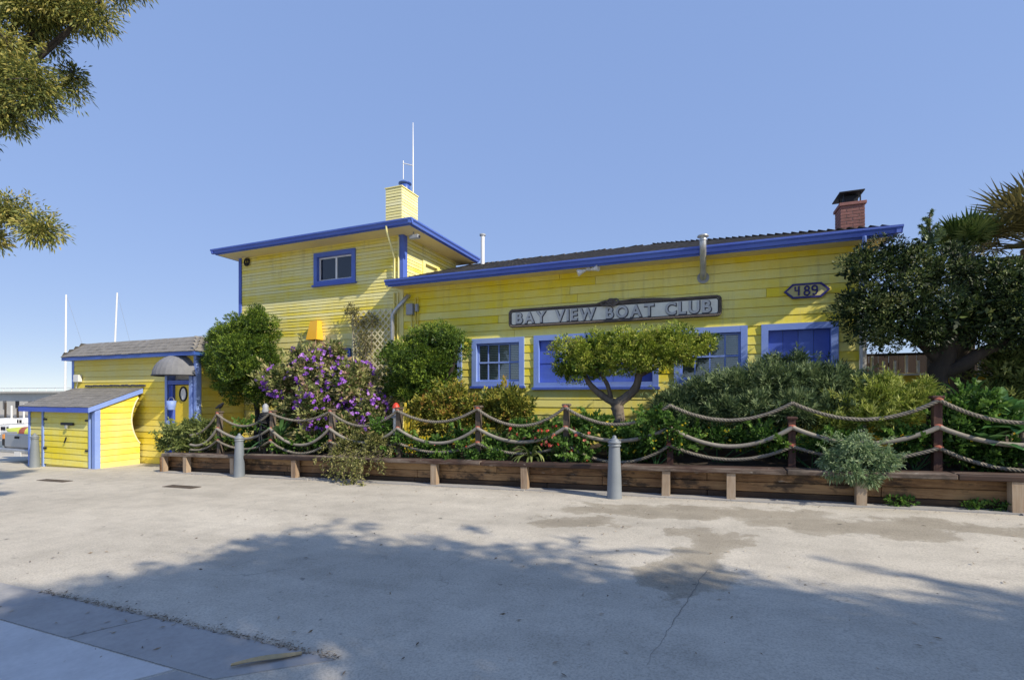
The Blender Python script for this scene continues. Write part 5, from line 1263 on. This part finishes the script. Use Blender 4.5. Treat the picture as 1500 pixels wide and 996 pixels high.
    # geraniums and other ground plants behind the ropes
    for i, (px, Y, lobes, lab, fl, nf, sz) in enumerate((
        (790, 9.0, [(770, 640, .24), (800, 630, .26), (830, 640, .24), (790, 660, .26), (825, 668, .22), (760, 625, .2)], 'green geranium clump with coral flowers behind the bench', 'fl_red', 44, 0.075),
        (920, 9.05, [(890, 640, .26), (925, 632, .28), (955, 640, .26), (910, 662, .28), (940, 665, .26), (975, 655, .2), (880, 620, .22)], 'leafy clump with small yellow flowers behind the bollard', 'fl_yellow', 60, 0.055),
        (850, 9.3, [(840, 625, .24), (870, 618, .26), (855, 640, .24)], 'fresh green leafy plants at the foot of the umbrella juniper', 'fl_red', 10, 0.06),
        (680, 9.0, [(640, 650, .22), (675, 640, .24), (720, 645, .22), (735, 655, .2)], 'low green plants behind the ropes under the golden shrubs', 'fl_red', 6, 0.06),
        (1050, 9.0, [(1010, 640, .22), (1050, 640, .24), (1090, 645, .22), (1120, 650, .18)], 'shaded low plants below the spreading juniper', 'fl_yellow', 16, 0.05),
        (1430, 9.1, [(1400, 600, .28), (1440, 590, .3), (1425, 625, .3), (1390, 630, .25), (1460, 620, .28)], 'mixed green shrub right of the tallest red post', 'fl_yellow', 4, 0.05),
        (1480, 8.9, [(1440, 672, .26), (1480, 668, .28), (1520, 672, .28), (1560, 670, .3), (1410, 668, .22)], 'low leafy growth at the foot of the broad leaved rosettes', 'fl_yellow', 2, 0.04),
        (600, 8.75, [(560, 625, .24), (590, 640, .22), (615, 655, .22), (575, 660, .24), (640, 668, .2)], 'tangled greenery around the garden lighthouse', 'fl_red', 4, 0.05),
        (700, 8.66, [(660, 668, .2), (700, 672, .18), (730, 665, .2), (680, 655, .16)], 'low tangle pushing through the lowest rope left of the coral flowers', 'fl_red', 5, 0.05),
        (830, 8.66, [(850, 668, .2), (820, 650, .2), (800, 640, .2), (855, 640, .18)], 'leafy geranium tangle climbing through the ropes', 'fl_red', 26, 0.075),
        (960, 8.68, [(985, 625, .22), (960, 612, .22), (1000, 650, .2), (950, 645, .22)], 'dark leafy tangle wrapped round the short red post', 'fl_yellow', 26, 0.05),
        (1190, 8.8, [(1150, 655, .2), (1190, 650, .22), (1230, 645, .2), (1120, 640, .2)], 'shaded greenery behind the ropes left of the spilling shrub', 'fl_yellow', 2, 0.04),
        (1340, 8.85, [(1330, 660, .2), (1350, 640, .22), (1320, 640, .2), (1400, 650, .24), (1395, 625, .2)], 'shaded greenery at the foot of the tallest red post', 'fl_yellow', 2, 0.04),
        (450, 8.85, [(440, 650, .22), (415, 655, .2), (470, 645, .22)], 'green leaves low behind the ropes under the purple bush', 'fl_yellow', 2, 0.04),
        (375, 9.0, [(345, 640, .2), (360, 625, .18), (365, 655, .18)], 'dark leafy plant behind the bollard near the left end', 'fl_yellow', 2, 0.04))):
        t = plant('flower_clump', px, Y, lab, 'plant', None)
        L = [lob(a, c, Y, r, r*0.75) for a, c, r in lobes]
        for l in L: limb(t, [WL[t], Vector(l[0])], 0.012, 0.006, M['lf_strap'])
        crown(t, L, M['lf_green'], 220 + i, sprigs=22, dens=55, per=8, L=0.075, W=0.045, tuft=0.12, up=0.2, shell=0.3, spread=1.0, tone=(-0.14 if i in (4, 6, 10, 11, 12, 13, 14) else 0.04), split=5)
        flowers(t, surface_pts(L, nf, 30 + i), sz, M[fl], 40 + i, face=(0.2, -0.7, 0.6))
    # upright tall shrub at the far right
    t = plant('right_shrub', 1475, 10.2, 'loose pale shrub at the right edge beside the yellow wall', 'shrub')
    L = [lob(1470, 540, 10.2, .35, .4), lob(1495, 560, 10.2, .4, .45), lob(1465, 585, 10.1, .35, .35), lob(1500, 520, 10.3, .3, .3), lob(1530, 560, 10.2, .45, .5)]
    for l in L: limb(t, [WL[t], Vector(l[0])], 0.03, 0.01, M['bark'])
    crown(t, L, M['lf_light'], 240, sprigs=70, dens=36, per=10, L=0.10, W=0.026, tuft=0.15, up=0.4, shell=0.2, tone=-0.12)
    # strap and rosette plants
    t = plant('strap_lily', 780, 8.72, 'arching strap leaved plant hanging over the bench edge under coral flowers', 'plant')
    straps(t, WL[t] + Vector((0, -0.05, 0.10)), 30, 0.55, 0.045, M['lf_light'], 3, arch=2.6, zmin=0.5)
    for i, (px, Y, n, L_, w, lab, m) in enumerate(((410, 8.9, 30, 0.80, 0.09, 'dark green sword leaved clump near the rope wrapped post', 'lf_strap'), (405, 8.9, 20, 0.45, 0.05, 'smaller sword leaved clump low behind the bench on the left', 'lf_green'), (1418, 9.6, 40, 0.75, 0.05, 'dark spiky leaved plant right of the cypress trunk', 'lf_strap'), (845, 9.6, 16, 0.5, 0.04, 'slim green spiky plant left of the forked juniper trunk', 'lf_strap'))):
        t = plant('sword_plant', px, Y, lab, 'plant', 'sword leaved plants')
        z = {0: 0.45, 1: 0.15, 2: 0.75, 3: 0.5}[i]
        if z > 0.2: MB().tube([WL[t], WL[t] + Vector((0, 0, z))], 0.03, 7).build('stem', M['bark'], t)
        straps(t, WL[t] + Vector((0, 0, z)), n, L_, w, M[m], 50 + i, arch=1.2, zmin=-0.2)
    for i, (px, py, Y, n, L_, w, lab) in enumerate(((1440, 655, 8.95, 18, 0.50, 0.15, 'broad leaved green rosette below the right end of the ropes'), (1497, 632, 8.85, 16, 0.50, 0.17, 'pale broad leaved rosette at the right edge of the bed'), (1468, 610, 9.3, 16, 0.5, 0.14, 'broad leaved rosette behind the ropes near the right edge'), (1545, 640, 8.9, 16, 0.5, 0.16, 'broad leaved rosette just beyond the right edge'))):
        t = plant('rosette_plant', px, Y, lab, 'plant', 'broad leaved rosettes')
        p = at(px, py, Y); MB().tube([WL[t], p], 0.03, 7).build('stem', M['bark'], t)
        straps(t, p, n, L_, w, M['lf_agave'], 70 + i, arch=0.9, zmin=-0.1, fold=0.35)
    # weeds under the bench
    for i, px in enumerate((1318, 1455)):
        x = xat(px, 8.33); t = thing('weed', (x, 8.33, G(x)), ('small green weed under the bench near the spilling shrub', 'creeping green weeds under the right end of the bench')[i], 'weed', 'weeds under the bench')
        c = [((x + dx, 8.30, G(x) + 0.08), .12, .07, .07) for dx in ((-.06, .08) if i == 0 else (-.22, 0, .2))]
        crown(t, c, M['lf_green'], 300 + i, dens=110, per=6, L=0.05, W=0.03, tuft=0.06, split=3)
bed_plants()

# ------------------------------------------------------------------ palms on the right
def fan_palm(px, Y, zc, lab, n, R, seed, mat, lo, hi, trunk_r=0.16):
    c = at(px, zc, Y); g = G(c.x)
    t = thing('fan_palm', (c.x, Y, g), lab, 'palm tree', 'fan palms behind the cypress')
    MB().tube([(c.x + 0.05*math.sin(k), Y, g + (c.z - g) * k / 10) for k in range(11)], [trunk_r * (1.1 if k % 2 else 0.95) for k in range(11)], 12).build('trunk', M['bark'], t)
    rng = random.Random(seed)
    for i in range(n):
        az = rng.uniform(0, 2*math.pi); el = rng.uniform(lo, hi); d = Vector((math.cos(az)*math.cos(el), math.sin(az)*math.cos(el), math.sin(el)))
        side = Vector((-math.sin(az), math.cos(az), 0)); up = side.cross(d) * -1
        p0 = Vector((c.x, Y, c.z)); L = R * rng.uniform(0.35, 0.55); hub = p0 + d * L
        mb = MB(); mb.tube([p0, hub], 0.014, 5); fv = [0.4] * len(mb.f)
        nb = 22; v0 = rng.uniform(0.2, 0.8)
        for k in range(nb):
            a = math.radians(-105 + 210 * k / (nb - 1)); bd = (d * math.cos(a) + side * math.sin(a)).normalized(); bl = R * 0.62 * (0.75 + 0.25 * math.cos(a)) * rng.uniform(0.9, 1.08)
            nr = bd.cross(up).normalized(); w = 0.024; tip = hub + bd * bl + Vector((0, 0, -0.10 * bl * rng.uniform(0.2, 1.6)))
            m1 = hub + bd * bl * 0.55
            mb.add([hub, m1 - nr * w, tip, m1 + nr * w, m1 + up * 0.012], [(0, 1, 4), (0, 4, 3), (1, 2, 4), (4, 2, 3)]); fv += [min(1, max(0, v0 + rng.gauss(0, .12)))] * 4
        o = mb.build('frond', M[mat], t)
        a_ = o.data.attributes.new('var', 'FLOAT', 'FACE'); a_.data.foreach_set('value', fv[:len(o.data.polygons)])
    return t
fan_palm(1413, 10.9, 374, 'green fan palm showing its upright blades above the dark cypress', 18, 0.78, 2, 'lf_palm', 0.75, 1.5)
fan_palm(1520, 11.3, 362, 'tall olive brown fan palm at the right edge of the picture', 46, 1.35, 5, 'lf_palm_dry', -1.2, 1.3, 0.2)
fan_palm(1560, 10.6, 450, 'low bright green fan palm behind the cypress at the right edge', 24, 1.0, 9, 'lf_palm', -0.5, 1.3)

# ------------------------------------------------------------------ garden ornaments
def ornaments():
    # painted lighthouse post
    x = xat(580, 8.55); y = 8.80; x = xat(580, y); g = BZ(x, y)
    t = thing('lighthouse_post', (x, y, g), 'slim red and white striped garden lighthouse with red cap', 'ornament')
    z0 = g; zs = [zat(580, q, y) for q in (690, 662, 650, 637, 625, 612)]
    prev = g - 0.1; cols = ['white', 'red', 'white', 'red', 'white', 'white']
    for z, c in zip(zs, cols):
        if z > prev: MB().tube([(x, y, prev), (x, y, z)], [0.062, 0.058], 14).build('band', M[c], t); prev = z
    MB().lathe((x, y, prev), [(0.10, 0.0), (0.10, 0.03), (0.06, 0.035), (0.06, 0.05)], 16).build('gallery', M['greypaint'], t)
    MB().lathe((x, y, prev + 0.05), [(0.068, 0.0), (0.072, 0.08), (0.068, 0.16)], 16).build('lantern', M['white_metal'], t)
    MB().lathe((x, y, prev + 0.21), [(0.085, 0.0), (0.08, 0.04), (0.055, 0.09), (0.02, 0.12)], 16).build('cap', M['red'], t)
    # yellow picket slats
    y = 9.25; x0 = xat(592, y)
    t = thing('picket_rack', (x0, y, BZ(x0, y)), 'short yellow upright slats half hidden beside the garden lighthouse', 'picket')
    for k in range(4):
        x = x0 + k * 0.085; MB().cbox(x, x + 0.05, y, y + 0.025, BZ(x0, y), zat(595, 590 + 8 * k, y), 0.006).build('picket', M['yellow_fresh'], t)
    MB().box(x0 - 0.02, x0 + 0.36, y + 0.026, y + 0.05, BZ(x0, y) + 0.35, BZ(x0, y) + 0.42).build('rail', M['yellow_fresh'], t)
    # post draped with dark nets and a lamp on top
    y = 8.80; x = xat(389, y); g = BZ(x, y)
    t = thing('net_draped_post', (x, y, g), 'post draped with dark old ropes with a small grey lamp on top', 'post')
    top = zat(389, 604, y)
    MB().tube([(x, y, g), (x, y, top)], 0.055, 10).build('post', M['post'], t)
    MB().lathe((x, y, top), [(0.07, 0), (0.085, 0.03), (0.065, 0.10), (0.07, 0.16), (0.04, 0.2), (0.02, 0.22)], 14).build('lamp', M['greypaint'], t)
    r = random.Random(3); nb = MB()
    for k in range(34):
        a = r.uniform(0, 6.28); rad = r.uniform(0.07, 0.2); sag = r.uniform(0.35, 0.85); zz = top - r.uniform(-0.02, 0.10)
        pts = [(x + rad*math.cos(a + 0.9*s + 0.3*math.sin(5*s))*(0.4 + 0.8*s), y + rad*math.sin(a + 0.9*s)*(0.4 + 0.8*s), zz - sag * s * s - 0.05 * s) for s in [i/9 for i in range(10)]]
        nb.tube(pts, r.uniform(0.012, 0.02), 5)
    for k in range(7):
        zz = top - 0.03 - 0.035*k; rr = 0.11 + 0.012*k
        nb.tube([(x + rr*math.cos(q), y + rr*math.sin(q), zz + 0.02*math.sin(3*q + k)) for q in [2*math.pi*i/14 for i in range(15)]], 0.018, 5, False)
    nb.build('rope_drape', M['iron'], t)
    # small bird-like ornament on the leftmost post, blue crate by the door
    x, y = PX[0]*PY, PY; z = G(x) + 1.55
    t = thing('bird_ornament', (x, y, z), 'small dark bird ornament perched on the leftmost fence post', 'ornament')
    MB().tube([(x - 0.18, y, z + 0.06), (x - 0.10, y, z + 0.09), (x, y, z + 0.12), (x + 0.07, y, z + 0.16), (x + 0.11, y, z + 0.20), (x + 0.15, y, z + 0.19)], [0.008, 0.03, 0.055, 0.04, 0.03, 0.006], 9).build('body', M['iron'], t)
    MB().tube([(x, y, z - 0.01), (x, y, z + 0.08)], 0.012, 6).build('leg', M['iron'], t)
    a = at(251, 593, 9.30); x, y = a.x, 9.30
    t = thing('blue_bucket', (x, y, a.z - 0.12), 'pale blue tub hung beside the door post under the awning', 'tub')
    MB().lathe((x, y, a.z - 0.14), [(0.09, 0), (0.11, 0.1), (0.125, 0.26), (0.115, 0.262), (0.10, 0.1), (0.085, 0.02)], 16).build('tub', M['blue_pale'], t)
    MB().tube([(x + 0.12*math.cos(q), y, a.z + 0.12 + 0.10*math.sin(q)) for q in [math.pi*i/10 for i in range(11)]], 0.008, 5).build('handle', M['galv'], t)
ornaments()

# ------------------------------------------------------------------ left background: pickup, boats, pier
def pickup():
    x1 = -19.92; x0 = x1 - 1.85; y0 = 8.55; g = G(-21); t = thing('pickup_truck', (x0, y0, g), 'silver grey pickup truck, only its tailgate showing left of the shed', 'pickup truck')
    B = lambda n, m, *a, c=0.03: MB().cbox(*a, c).build(n, m, t)
    body = MB(); body.cbox(x0, x0 + 0.08, y0, y0 + 1.9, g + 0.45, g + 0.98, 0.02); body.cbox(x1 - 0.08, x1, y0, y0 + 1.9, g + 0.45, g + 0.98, 0.02)
    body.cbox(x0 + 0.081, x1 - 0.081, y0 + 0.06, y0 + 1.9, g + 0.45, g + 0.55, 0.01)
    body.cbox(x0, x1, y0 + 1.91, y0 + 4.9, g + 0.40, g + 1.02, 0.06)
    body.build('body', M['car_grey'], t)
    tg = B('tailgate', M['car_grey'], x0 + 0.16, x1 - 0.16, y0 - 0.01, y0 + 0.05, g + 0.50, g + 0.96)
    MB().cbox((x0+x1)/2 - 0.12, (x0+x1)/2 + 0.12, y0 - 0.03, y0 - 0.011, g + 0.80, g + 0.88, 0.01).build('handle', M['rubber'], tg)
    bp = B('bumper', M['galv'], x0 - 0.02, x1 + 0.02, y0 - 0.14, y0 - 0.015, g + 0.34, g + 0.48)
    MB().cbox(x1 - 0.75, x1 - 0.35, y0 - 0.155, y0 - 0.142, g + 0.26, g + 0.40, 0.004).build('plate', M['white'], bp)
    for xx in (x0 + 0.08, x1 - 0.08):
        MB().cbox(xx - 0.07, xx + 0.07, y0 - 0.015, y0 + 0.04, g + 0.55, g + 0.76, 0.01).build('tail_light', M['rubber'], t); MB().cbox(xx - 0.065, xx + 0.065, y0 - 0.016, y0 + 0.04, g + 0.765, g + 0.92, 0.01).build('tail_light', M['amber'], t)
    cab = MB().add([(x0+0.05, y0+1.95, g+1.0), (x1-0.05, y0+1.95, g+1.0), (x1-0.05, y0+3.75, g+1.0), (x0+0.05, y0+3.75, g+1.0), (x0+0.2, y0+2.05, g+1.55), (x1-0.2, y0+2.05, g+1.55), (x1-0.2, y0+3.1, g+1.55), (x0+0.2, y0+3.1, g+1.55)], [(0,1,5,4),(1,2,6,5),(2,3,7,6),(3,0,4,7),(4,5,6,7)]).build('cab', M['car_grey'], t)
    MB().add([(x0+0.25, y0+1.975, g+1.1), (x1-0.25, y0+1.975, g+1.1), (x1-0.32, y0+2.03, g+1.48), (x0+0.32, y0+2.03, g+1.48)], [(0,1,2,3)]).build('rear_window', M['dark'], cab)
    for xx in (x0 + 0.1, x1 - 0.1):
        for yy in (y0 + 0.95, y0 + 4.0):
            w = MB().tube([(xx - 0.11, yy, g + 0.34), (xx + 0.11, yy, g + 0.34)], 0.34, 24).build('wheel', M['rubber'], t)
            MB().tube([(xx - 0.115, yy, g + 0.34), (xx + 0.115, yy, g + 0.34)], 0.2, 18).build('rim', M['galv'], w)
    k = thing('kayak', (x0 + 0.5, y0, g + 0.95), 'lime kayak with a dull red band lying across the bed of the pickup truck', 'kayak')
    P = [(x0 - 0.6 + 2.3*s, y0 + 0.35 + 0.6*s, g + 0.94 + 0.10*(2*s-1)**4) for s in [i/10 for i in range(11)]]
    MB().tube(P, [0.03, 0.12, 0.17, 0.19, 0.2, 0.2, 0.2, 0.19, 0.17, 0.12, 0.03], 12).build('hull', M['kayak'], k)
    MB().tube(P[3:5], [0.192, 0.203], 12).build('bow_stripe', M['rope_red'], k)
pickup()
def sailboat(px, Y, py_top, tilt, lab, hull=5.5):
    a = at(px, 570, Y); zt = zat(px, py_top, Y); w = -1.7; x, y = a.x, Y
    t = thing('sailboat', (x, y, w), lab, 'boat', 'sailboats moored behind the annex')
    n = 10; vs = []
    for i in range(n + 1):
        s = i / n; bw = 0.95 * math.sin(math.pi * (0.16 + 0.84 * s) if s > 0.0 else 0.5) ** 0.7 if s < 1 else 0.02; yy = y - hull*0.45 + hull * s
        vs += [(x - bw, yy, w + 0.75 + 0.15*s), (x - bw*0.6, yy, w - 0.1), (x + bw*0.6, yy, w - 0.1), (x + bw, yy, w + 0.75 + 0.15*s)]
    fs = [(i*4+j, i*4+4+j, i*4+5+j, i*4+1+j) for i in range(n) for j in range(3)] + [(i*4, i*4+3, i*4+7, i*4+4) for i in range(n)] + [(0,1,2,3)]
    MB().add(vs, fs).build('hull', M['white'], t)
    MB().cbox(x - 0.55, x + 0.55, y - 1.0, y + 1.0, w + 0.80, w + 1.25, 0.08).build('cabin', M['white'], t)
    m = MB().tube([(x, y, w + 0.8), (x + tilt, y, zt)], [0.085, 0.055], 8).build('mast', M['white_metal'], t)
    MB().tube([(x, y - 0.1, w + 1.9), (x, y - 2.0, w + 1.85)], 0.045, 6).build('boom', M['white_metal'], t)
    MB().tube([(x + tilt, y, zt), (x + 0.4, y + 2.6, w + 0.9)], 0.008, 4).build('stay', M['galv'], t)
sailboat(95, 20.5, 432, 0.16, 'sailboat whose upright white mast rises left of the annex roof')
sailboat(163, 22.5, 430, 0.72, 'sailboat whose leaning white mast rises above the annex roof')
def far_boats():
    for i, (px, Y, L, hh, lab) in enumerate(((6, 19.5, 4.5, 0.9, 'white motorboat moored farthest left below the pier'), (24, 17.5, 4.0, 0.7, 'white motorboat with low cabin just above the pickup'), (41, 21, 4.2, 0.85, 'white motorboat half hidden by the shed corner'))):
        a = at(px, 600, Y); x, y, w = a.x, Y, -1.7
        t = thing('motorboat', (x, y, w), lab, 'boat', 'white motorboats by the pier')
        vs = []; n = 8
        for k in range(n + 1):
            s = k / n; bw = 0.85 * (1 - max(0, s - 0.5)**2 * 3.6); bw = max(0.03, bw); xx = x - L/2 + L * s
            vs += [(xx, y - bw, w + hh + 0.25*s*s), (xx, y - bw*0.7, w - 0.1), (xx, y + bw*0.7, w - 0.1), (xx, y + bw, w + hh + 0.25*s*s)]
        MB().add(vs, [(k*4+j, k*4+1+j, k*4+5+j, k*4+4+j) for k in range(n) for j in range(3)] + [(k*4, k*4+4, k*4+7, k*4+3) for k in range(n)] + [(0,3,2,1)]).build('hull', M['white'], t)
        MB().cbox(x - 0.9, x + 0.5, y - 0.55, y + 0.55, w + hh, w + hh + 0.65, 0.08).build('cabin', M['white'], t)
        MB().box(x - 0.8, x + 0.4, y - 0.556, y - 0.551, w + hh + 0.30, w + hh + 0.52).build('window', M['dark'], t)
        for q in range(5): MB().tube([(x - L*0.3 + q*0.7, y - 0.6, w + hh), (x - L*0.3 + q*0.7, y - 0.6, w + hh + 0.6)], 0.02, 5).build('stanchion', M['white_metal'], t)
    # long pier shed beyond
    Y = 38; x0, x1 = -150, xat(190, Y); z0, z1 = zat(40, 607, Y), zat(40, 572, Y)
    t = thing('pier_building', (x1, Y, -1.7), 'long low beige pier building across the water at the far left', 'building')
    MB().box(x0, x1, Y, Y + 14, z0, z1 - 0.35).build('wall', M['stucco'], t)
    MB().box(x0 - 0.4, x1 + 0.4, Y - 0.5, Y + 14.4, z1 - 0.35, z1 - 0.1).build('roof', M['stucco'], t)
    r = random.Random(5); x = x1 - 2
    for k in range(22):
        x = x1 - 2 - k * 3.4
        MB().box(x - 0.5, x + 0.5, Y - 0.03, Y + 0.05, z0 + 0.7 + (k % 3 == 1) * 0.2, z0 + 1.9).build('window', M['dark' if k % 2 else 'shingle_grey'], t)
    for k in range(30):
        x = x1 - 1 - k * 2.4; MB().tube([(x, Y - 1.5, -4.5), (x, Y - 1.5, z0 + 0.05)], 0.16, 6).build('pile', M['bark_dark'], t)
    MB().box(x0, x1 + 2, Y - 2.2, Y - 0.01, z0 - 0.3, z0).build('apron', M['concrete'], t)
    MB().tube([(x0, Y - 0.3, z1 + 0.35), (x1, Y - 0.3, z1 + 0.35)], 0.05, 5).build('roof_rail', M['white_metal'], t)
    for k in range(30): MB().tube([(x1 - 0.2 - k*2.2, Y - 0.3, z1 - 0.1), (x1 - 0.2 - k*2.2, Y - 0.3, z1 + 0.36)], 0.035, 5).build('rail_post', M['white_metal'], t)
    for k in range(9):
        x = xat(8 + 9*k, 30); MB().tube([(x, 30, -4), (x, 30, zat(20, 590 + (k*37 % 11), 30))], 0.10, 7).build('mooring_pile', M['white'] if k % 2 else M['bark_dark'], None)
        o = bpy.context.scene.collection.objects[-1]; tag(o, ('white' if k % 2 else 'dark') + ' mooring pile before the far pier, ' + ('leftmost', 'second', 'third', 'fourth', 'fifth', 'sixth', 'seventh', 'eighth', 'ninth')[k] + ' from the left', 'pile', 'mooring piles by the far pier')
far_boats()
def quay_railing():
    x = -26.6; t = thing('quay_railing', (x, 3, G(x)), 'grey metal railing along the quay behind the pickup truck', 'railing'); g = G(x); y = 3.0
    while y < 25:
        MB().tube([(x, y, g), (x, y, g + 1.05)], 0.035, 7).build('post', M['greypaint'], t); y += 1.4
    for z in (1.05, 0.72, 0.40): MB().tube([(x, 3, g + z), (x, 24.9, g + z)], 0.024, 6).build('rail', M['greypaint'], t)
quay_railing()

# ------------------------------------------------------------------ street trees (one overhead left, two off to the right casting the road shade)
def street_tree(base, trunk_top, lobes, lab, seed, dens=12, per=16, L=0.14, W=0.026, group='street trees'):
    t = thing('street_tree', base, lab, 'tree', group); b = Vector(base); tt = Vector(trunk_top)
    limb(t, [b - Vector((0, 0, 0.1)), b.lerp(tt, 0.5) + Vector((0.08, 0.05, 0)), tt], 0.24, 0.16, M['bark'], 'trunk')
    for c, rx, ry, rz in lobes:
        c = Vector(c); m = tt.lerp(c, 0.5) + Vector((0, 0, 0.15)); limb(t, [tt - Vector((0, 0, 0.2)), m, c], 0.085, 0.02, M['bark_dark'])
        for k in range(3):
            rr = random.Random(seed*31 + k + int(abs(c.x)*100)); d = Vector((rr.uniform(-1, 1)*rx, rr.uniform(-1, 1)*ry, rr.uniform(-.5, .9)*rz)) * 0.8; limb(t, [m, c, c + d], 0.022, 0.006, M['bark_dark'], 'twig')
    crown(t, lobes, M['lf_acacia'], seed, sprigs=120, dens=dens, per=per, L=L, W=W, tuft=0.24, shell=0.2, up=-0.1, split=7, spread=1.5, droop=0.2)
    return t
def atd(px, py, d):
    u = (px - 750) / FOC; v = (HOR - py) / FOC
    return Vector((d * (-SN + u * CS), d * (CS + u * SN), EYE + d * v))
def ld(px, py, d, r, rz=None):
    c = atd(px, py, d); return ((c.x, c.y, c.z), r, r, rz or r)
street_tree((-11.2, 2.6, G(-11.2)), (-10.3, 3.0, 4.2), [ld(40, 15, 6.2, .42, .38), ld(88, 6, 6.2, .38, .36), ld(135, 16, 6.2, .28, .32), ld(15, 90, 6.0, .36, .40), ld(40, 125, 5.9, .30, .42), ld(10, 165, 5.9, .32, .26), ld(100, 120, 6.6, .22, .30), ld(60, 55, 6.4, .25, .2), ld(15, 310, 6.3, .30, .22), ld(60, 335, 6.2, .26, .22), ld(-30, 345, 6.3, .3, .25),
    ld(-70, 40, 6.2, .6), ld(-60, 150, 6.2, .55), ld(60, -70, 6.3, .6), ld(160, -60, 6.3, .5), ld(-30, -80, 6.3, .7), ld(-150, -20, 6.5, .8), ld(-160, 120, 6.5, .7), ld(-200, 260, 6.6, .6)], 'street tree hanging its willow like branches into the upper left corner', 401, dens=32, per=24, L=0.062, W=0.018)
def big_crown(cx, cy, cz, rx, ry, rz, n, seed, r):
    rg = np.random.default_rng(seed); d = sphere_dirs(rg, n); q = rg.uniform(0.35, 0.86, n) ** 0.7
    return [((cx + d[i, 0]*rx*q[i], cy + d[i, 1]*ry*q[i], cz + d[i, 2]*rz*q[i]), r*rg.uniform(.8, 1.25), r*rg.uniform(.8, 1.25), r*rg.uniform(.7, 1.0)) for i in range(n)]
street_tree((6.9, -1.0, G(6.9)), (6.9, -0.9, 3.4), big_crown(7.0, -0.6, 6.0, 3.1, 3.0, 2.2, 40, 7, 0.95), 'street tree off to the right whose crown shades the road', 411, dens=3.0, per=14, L=0.20, W=0.055)
street_tree((11.6, -0.9, G(11.6)), (11.6, -0.8, 3.4), big_crown(11.6, -0.5, 6.1, 3.0, 2.8, 2.2, 36, 9, 0.95), 'farther street tree to the right shading the road', 421, dens=3.0, per=14, L=0.20, W=0.055)

# ------------------------------------------------------------------ road litter, drain covers, dry palm sheath
def road_details():
    for i, (px, py, w, d, lab) in enumerate(((266, 713, 0.9, 0.22, 'rusty drain grate in the road left of the bench'), (80, 704, 1.1, 0.2, 'dark drain grate in the road in front of the shed'))):
        c = gp(px, py); t = thing('drain_grate', (c.x, c.y, c.z), lab, 'drain', 'drain grates in the road')
        f = MB(); z = 0.004
        f.box(c.x - w/2, c.x + w/2, c.y - d/2, c.y - d/2 + 0.02, -0.02, 0.010, True); f.box(c.x - w/2, c.x + w/2, c.y + d/2 - 0.02, c.y + d/2, -0.02, 0.010, True)
        f.box(c.x - w/2, c.x - w/2 + 0.02, c.y - d/2 + 0.02, c.y + d/2 - 0.02, -0.02, 0.010, True); f.box(c.x + w/2 - 0.02, c.x + w/2, c.y - d/2 + 0.02, c.y + d/2 - 0.02, -0.02, 0.010, True)
        f.build('frame', M['grate'], t)
        n = int(w / 0.06)
        for k in range(n): xx = c.x - w/2 + 0.035 + k * 0.06; MB().box(xx, xx + 0.032, c.y - d/2 + 0.02, c.y + d/2 - 0.02, -0.02, 0.007, True).build('bar', M['grate'], t)
    # dry palm sheath lying across the slab
    a, b = gp(338, 979), gp(442, 960); t = thing('dry_palm_sheath', (a.x, a.y, a.z), 'dry tan palm sheath lying on the concrete slab', 'debris')
    d = (b - a); s = Vector((-d.y, d.x, 0)).normalized(); vs = []; n = 10
    for k in range(n + 1):
        q = k / n; w = 0.006 + 0.024 * math.sin(math.pi * min(1, q * 0.8 + 0.05)); p = a + d * q; z = G(p.x) + 0.014 + 0.006 * math.sin(q * 5)
        vs += [(p.x - s.x*w, p.y - s.y*w, z + 0.012), (p.x, p.y, z), (p.x + s.x*w, p.y + s.y*w, z + 0.014)]
    MB().add(vs, [(k*3+j, k*3+j+1, k*3+4+j, k*3+3+j) for k in range(n) for j in range(2)]).build('sheath', M['tan'], t)
    # leaf litter: thick in the joint along the slab, sparse elsewhere
    rng = np.random.default_rng(77); P = []; D = []; L = []
    Ln = (SLB - SLA).length
    for i in range(1500):
        s = rng.uniform(0.12, 1.0); p = SLA + SLD * (Ln * s) - SLW * abs(rng.normal(0, 0.035)) + SLW * 0.012
        P.append((p.x, p.y, G(p.x) + 0.008 + rng.uniform(0, 0.008))); L.append(rng.uniform(0.010, 0.035))
    for i in range(700):
        x = rng.uniform(-13, 6); P.append((x, 8.13 - abs(rng.normal(0, 0.06)), G(x) + 0.010)); L.append(rng.uniform(0.010, 0.04))
    for i in range(650):
        x = rng.uniform(-7, 3.5); y = rng.uniform(1.5, 7.9); P.append((x, y, G(x) + 0.013)); L.append(rng.uniform(0.015, 0.06))
    P = np.array(P); th = rng.uniform(0, 6.28, len(P)); D = np.stack([np.cos(th), np.sin(th), rng.normal(0, 0.08, len(P))], 1)
    o = leaf_mesh('leaf_litter', P, D, np.array(L), np.array(L) * 0.28, rng.uniform(0, 1, len(P)), M['litter'], None, 0, 78, np.tile(np.array([0, 0, 1.0]), (len(P), 1)))
    tag(o, 'dry leaves and bits scattered over the road and slab joint', 'leaf litter', kind='stuff')
    # long crack sealed with tar
    a, b = gp(1035, 835), gp(945, 975); mb = []; n = 26; r = random.Random(6); vs = []
    for k in range(n + 1):
        q = k / n; p = a.lerp(b, q); x = p.x + r.uniform(-0.012, 0.012); w = 0.0030 * (1 - q) + 0.0008
        vs += [(x - w, p.y, G(x) + 0.004), (x + w, p.y, G(x) + 0.004)]
    o = MB().add(vs, [(2*k, 2*k+1, 2*k+3, 2*k+2) for k in range(n)]).build('road_crack', M['crack'], None); tag(o, kind='structure')
road_details()
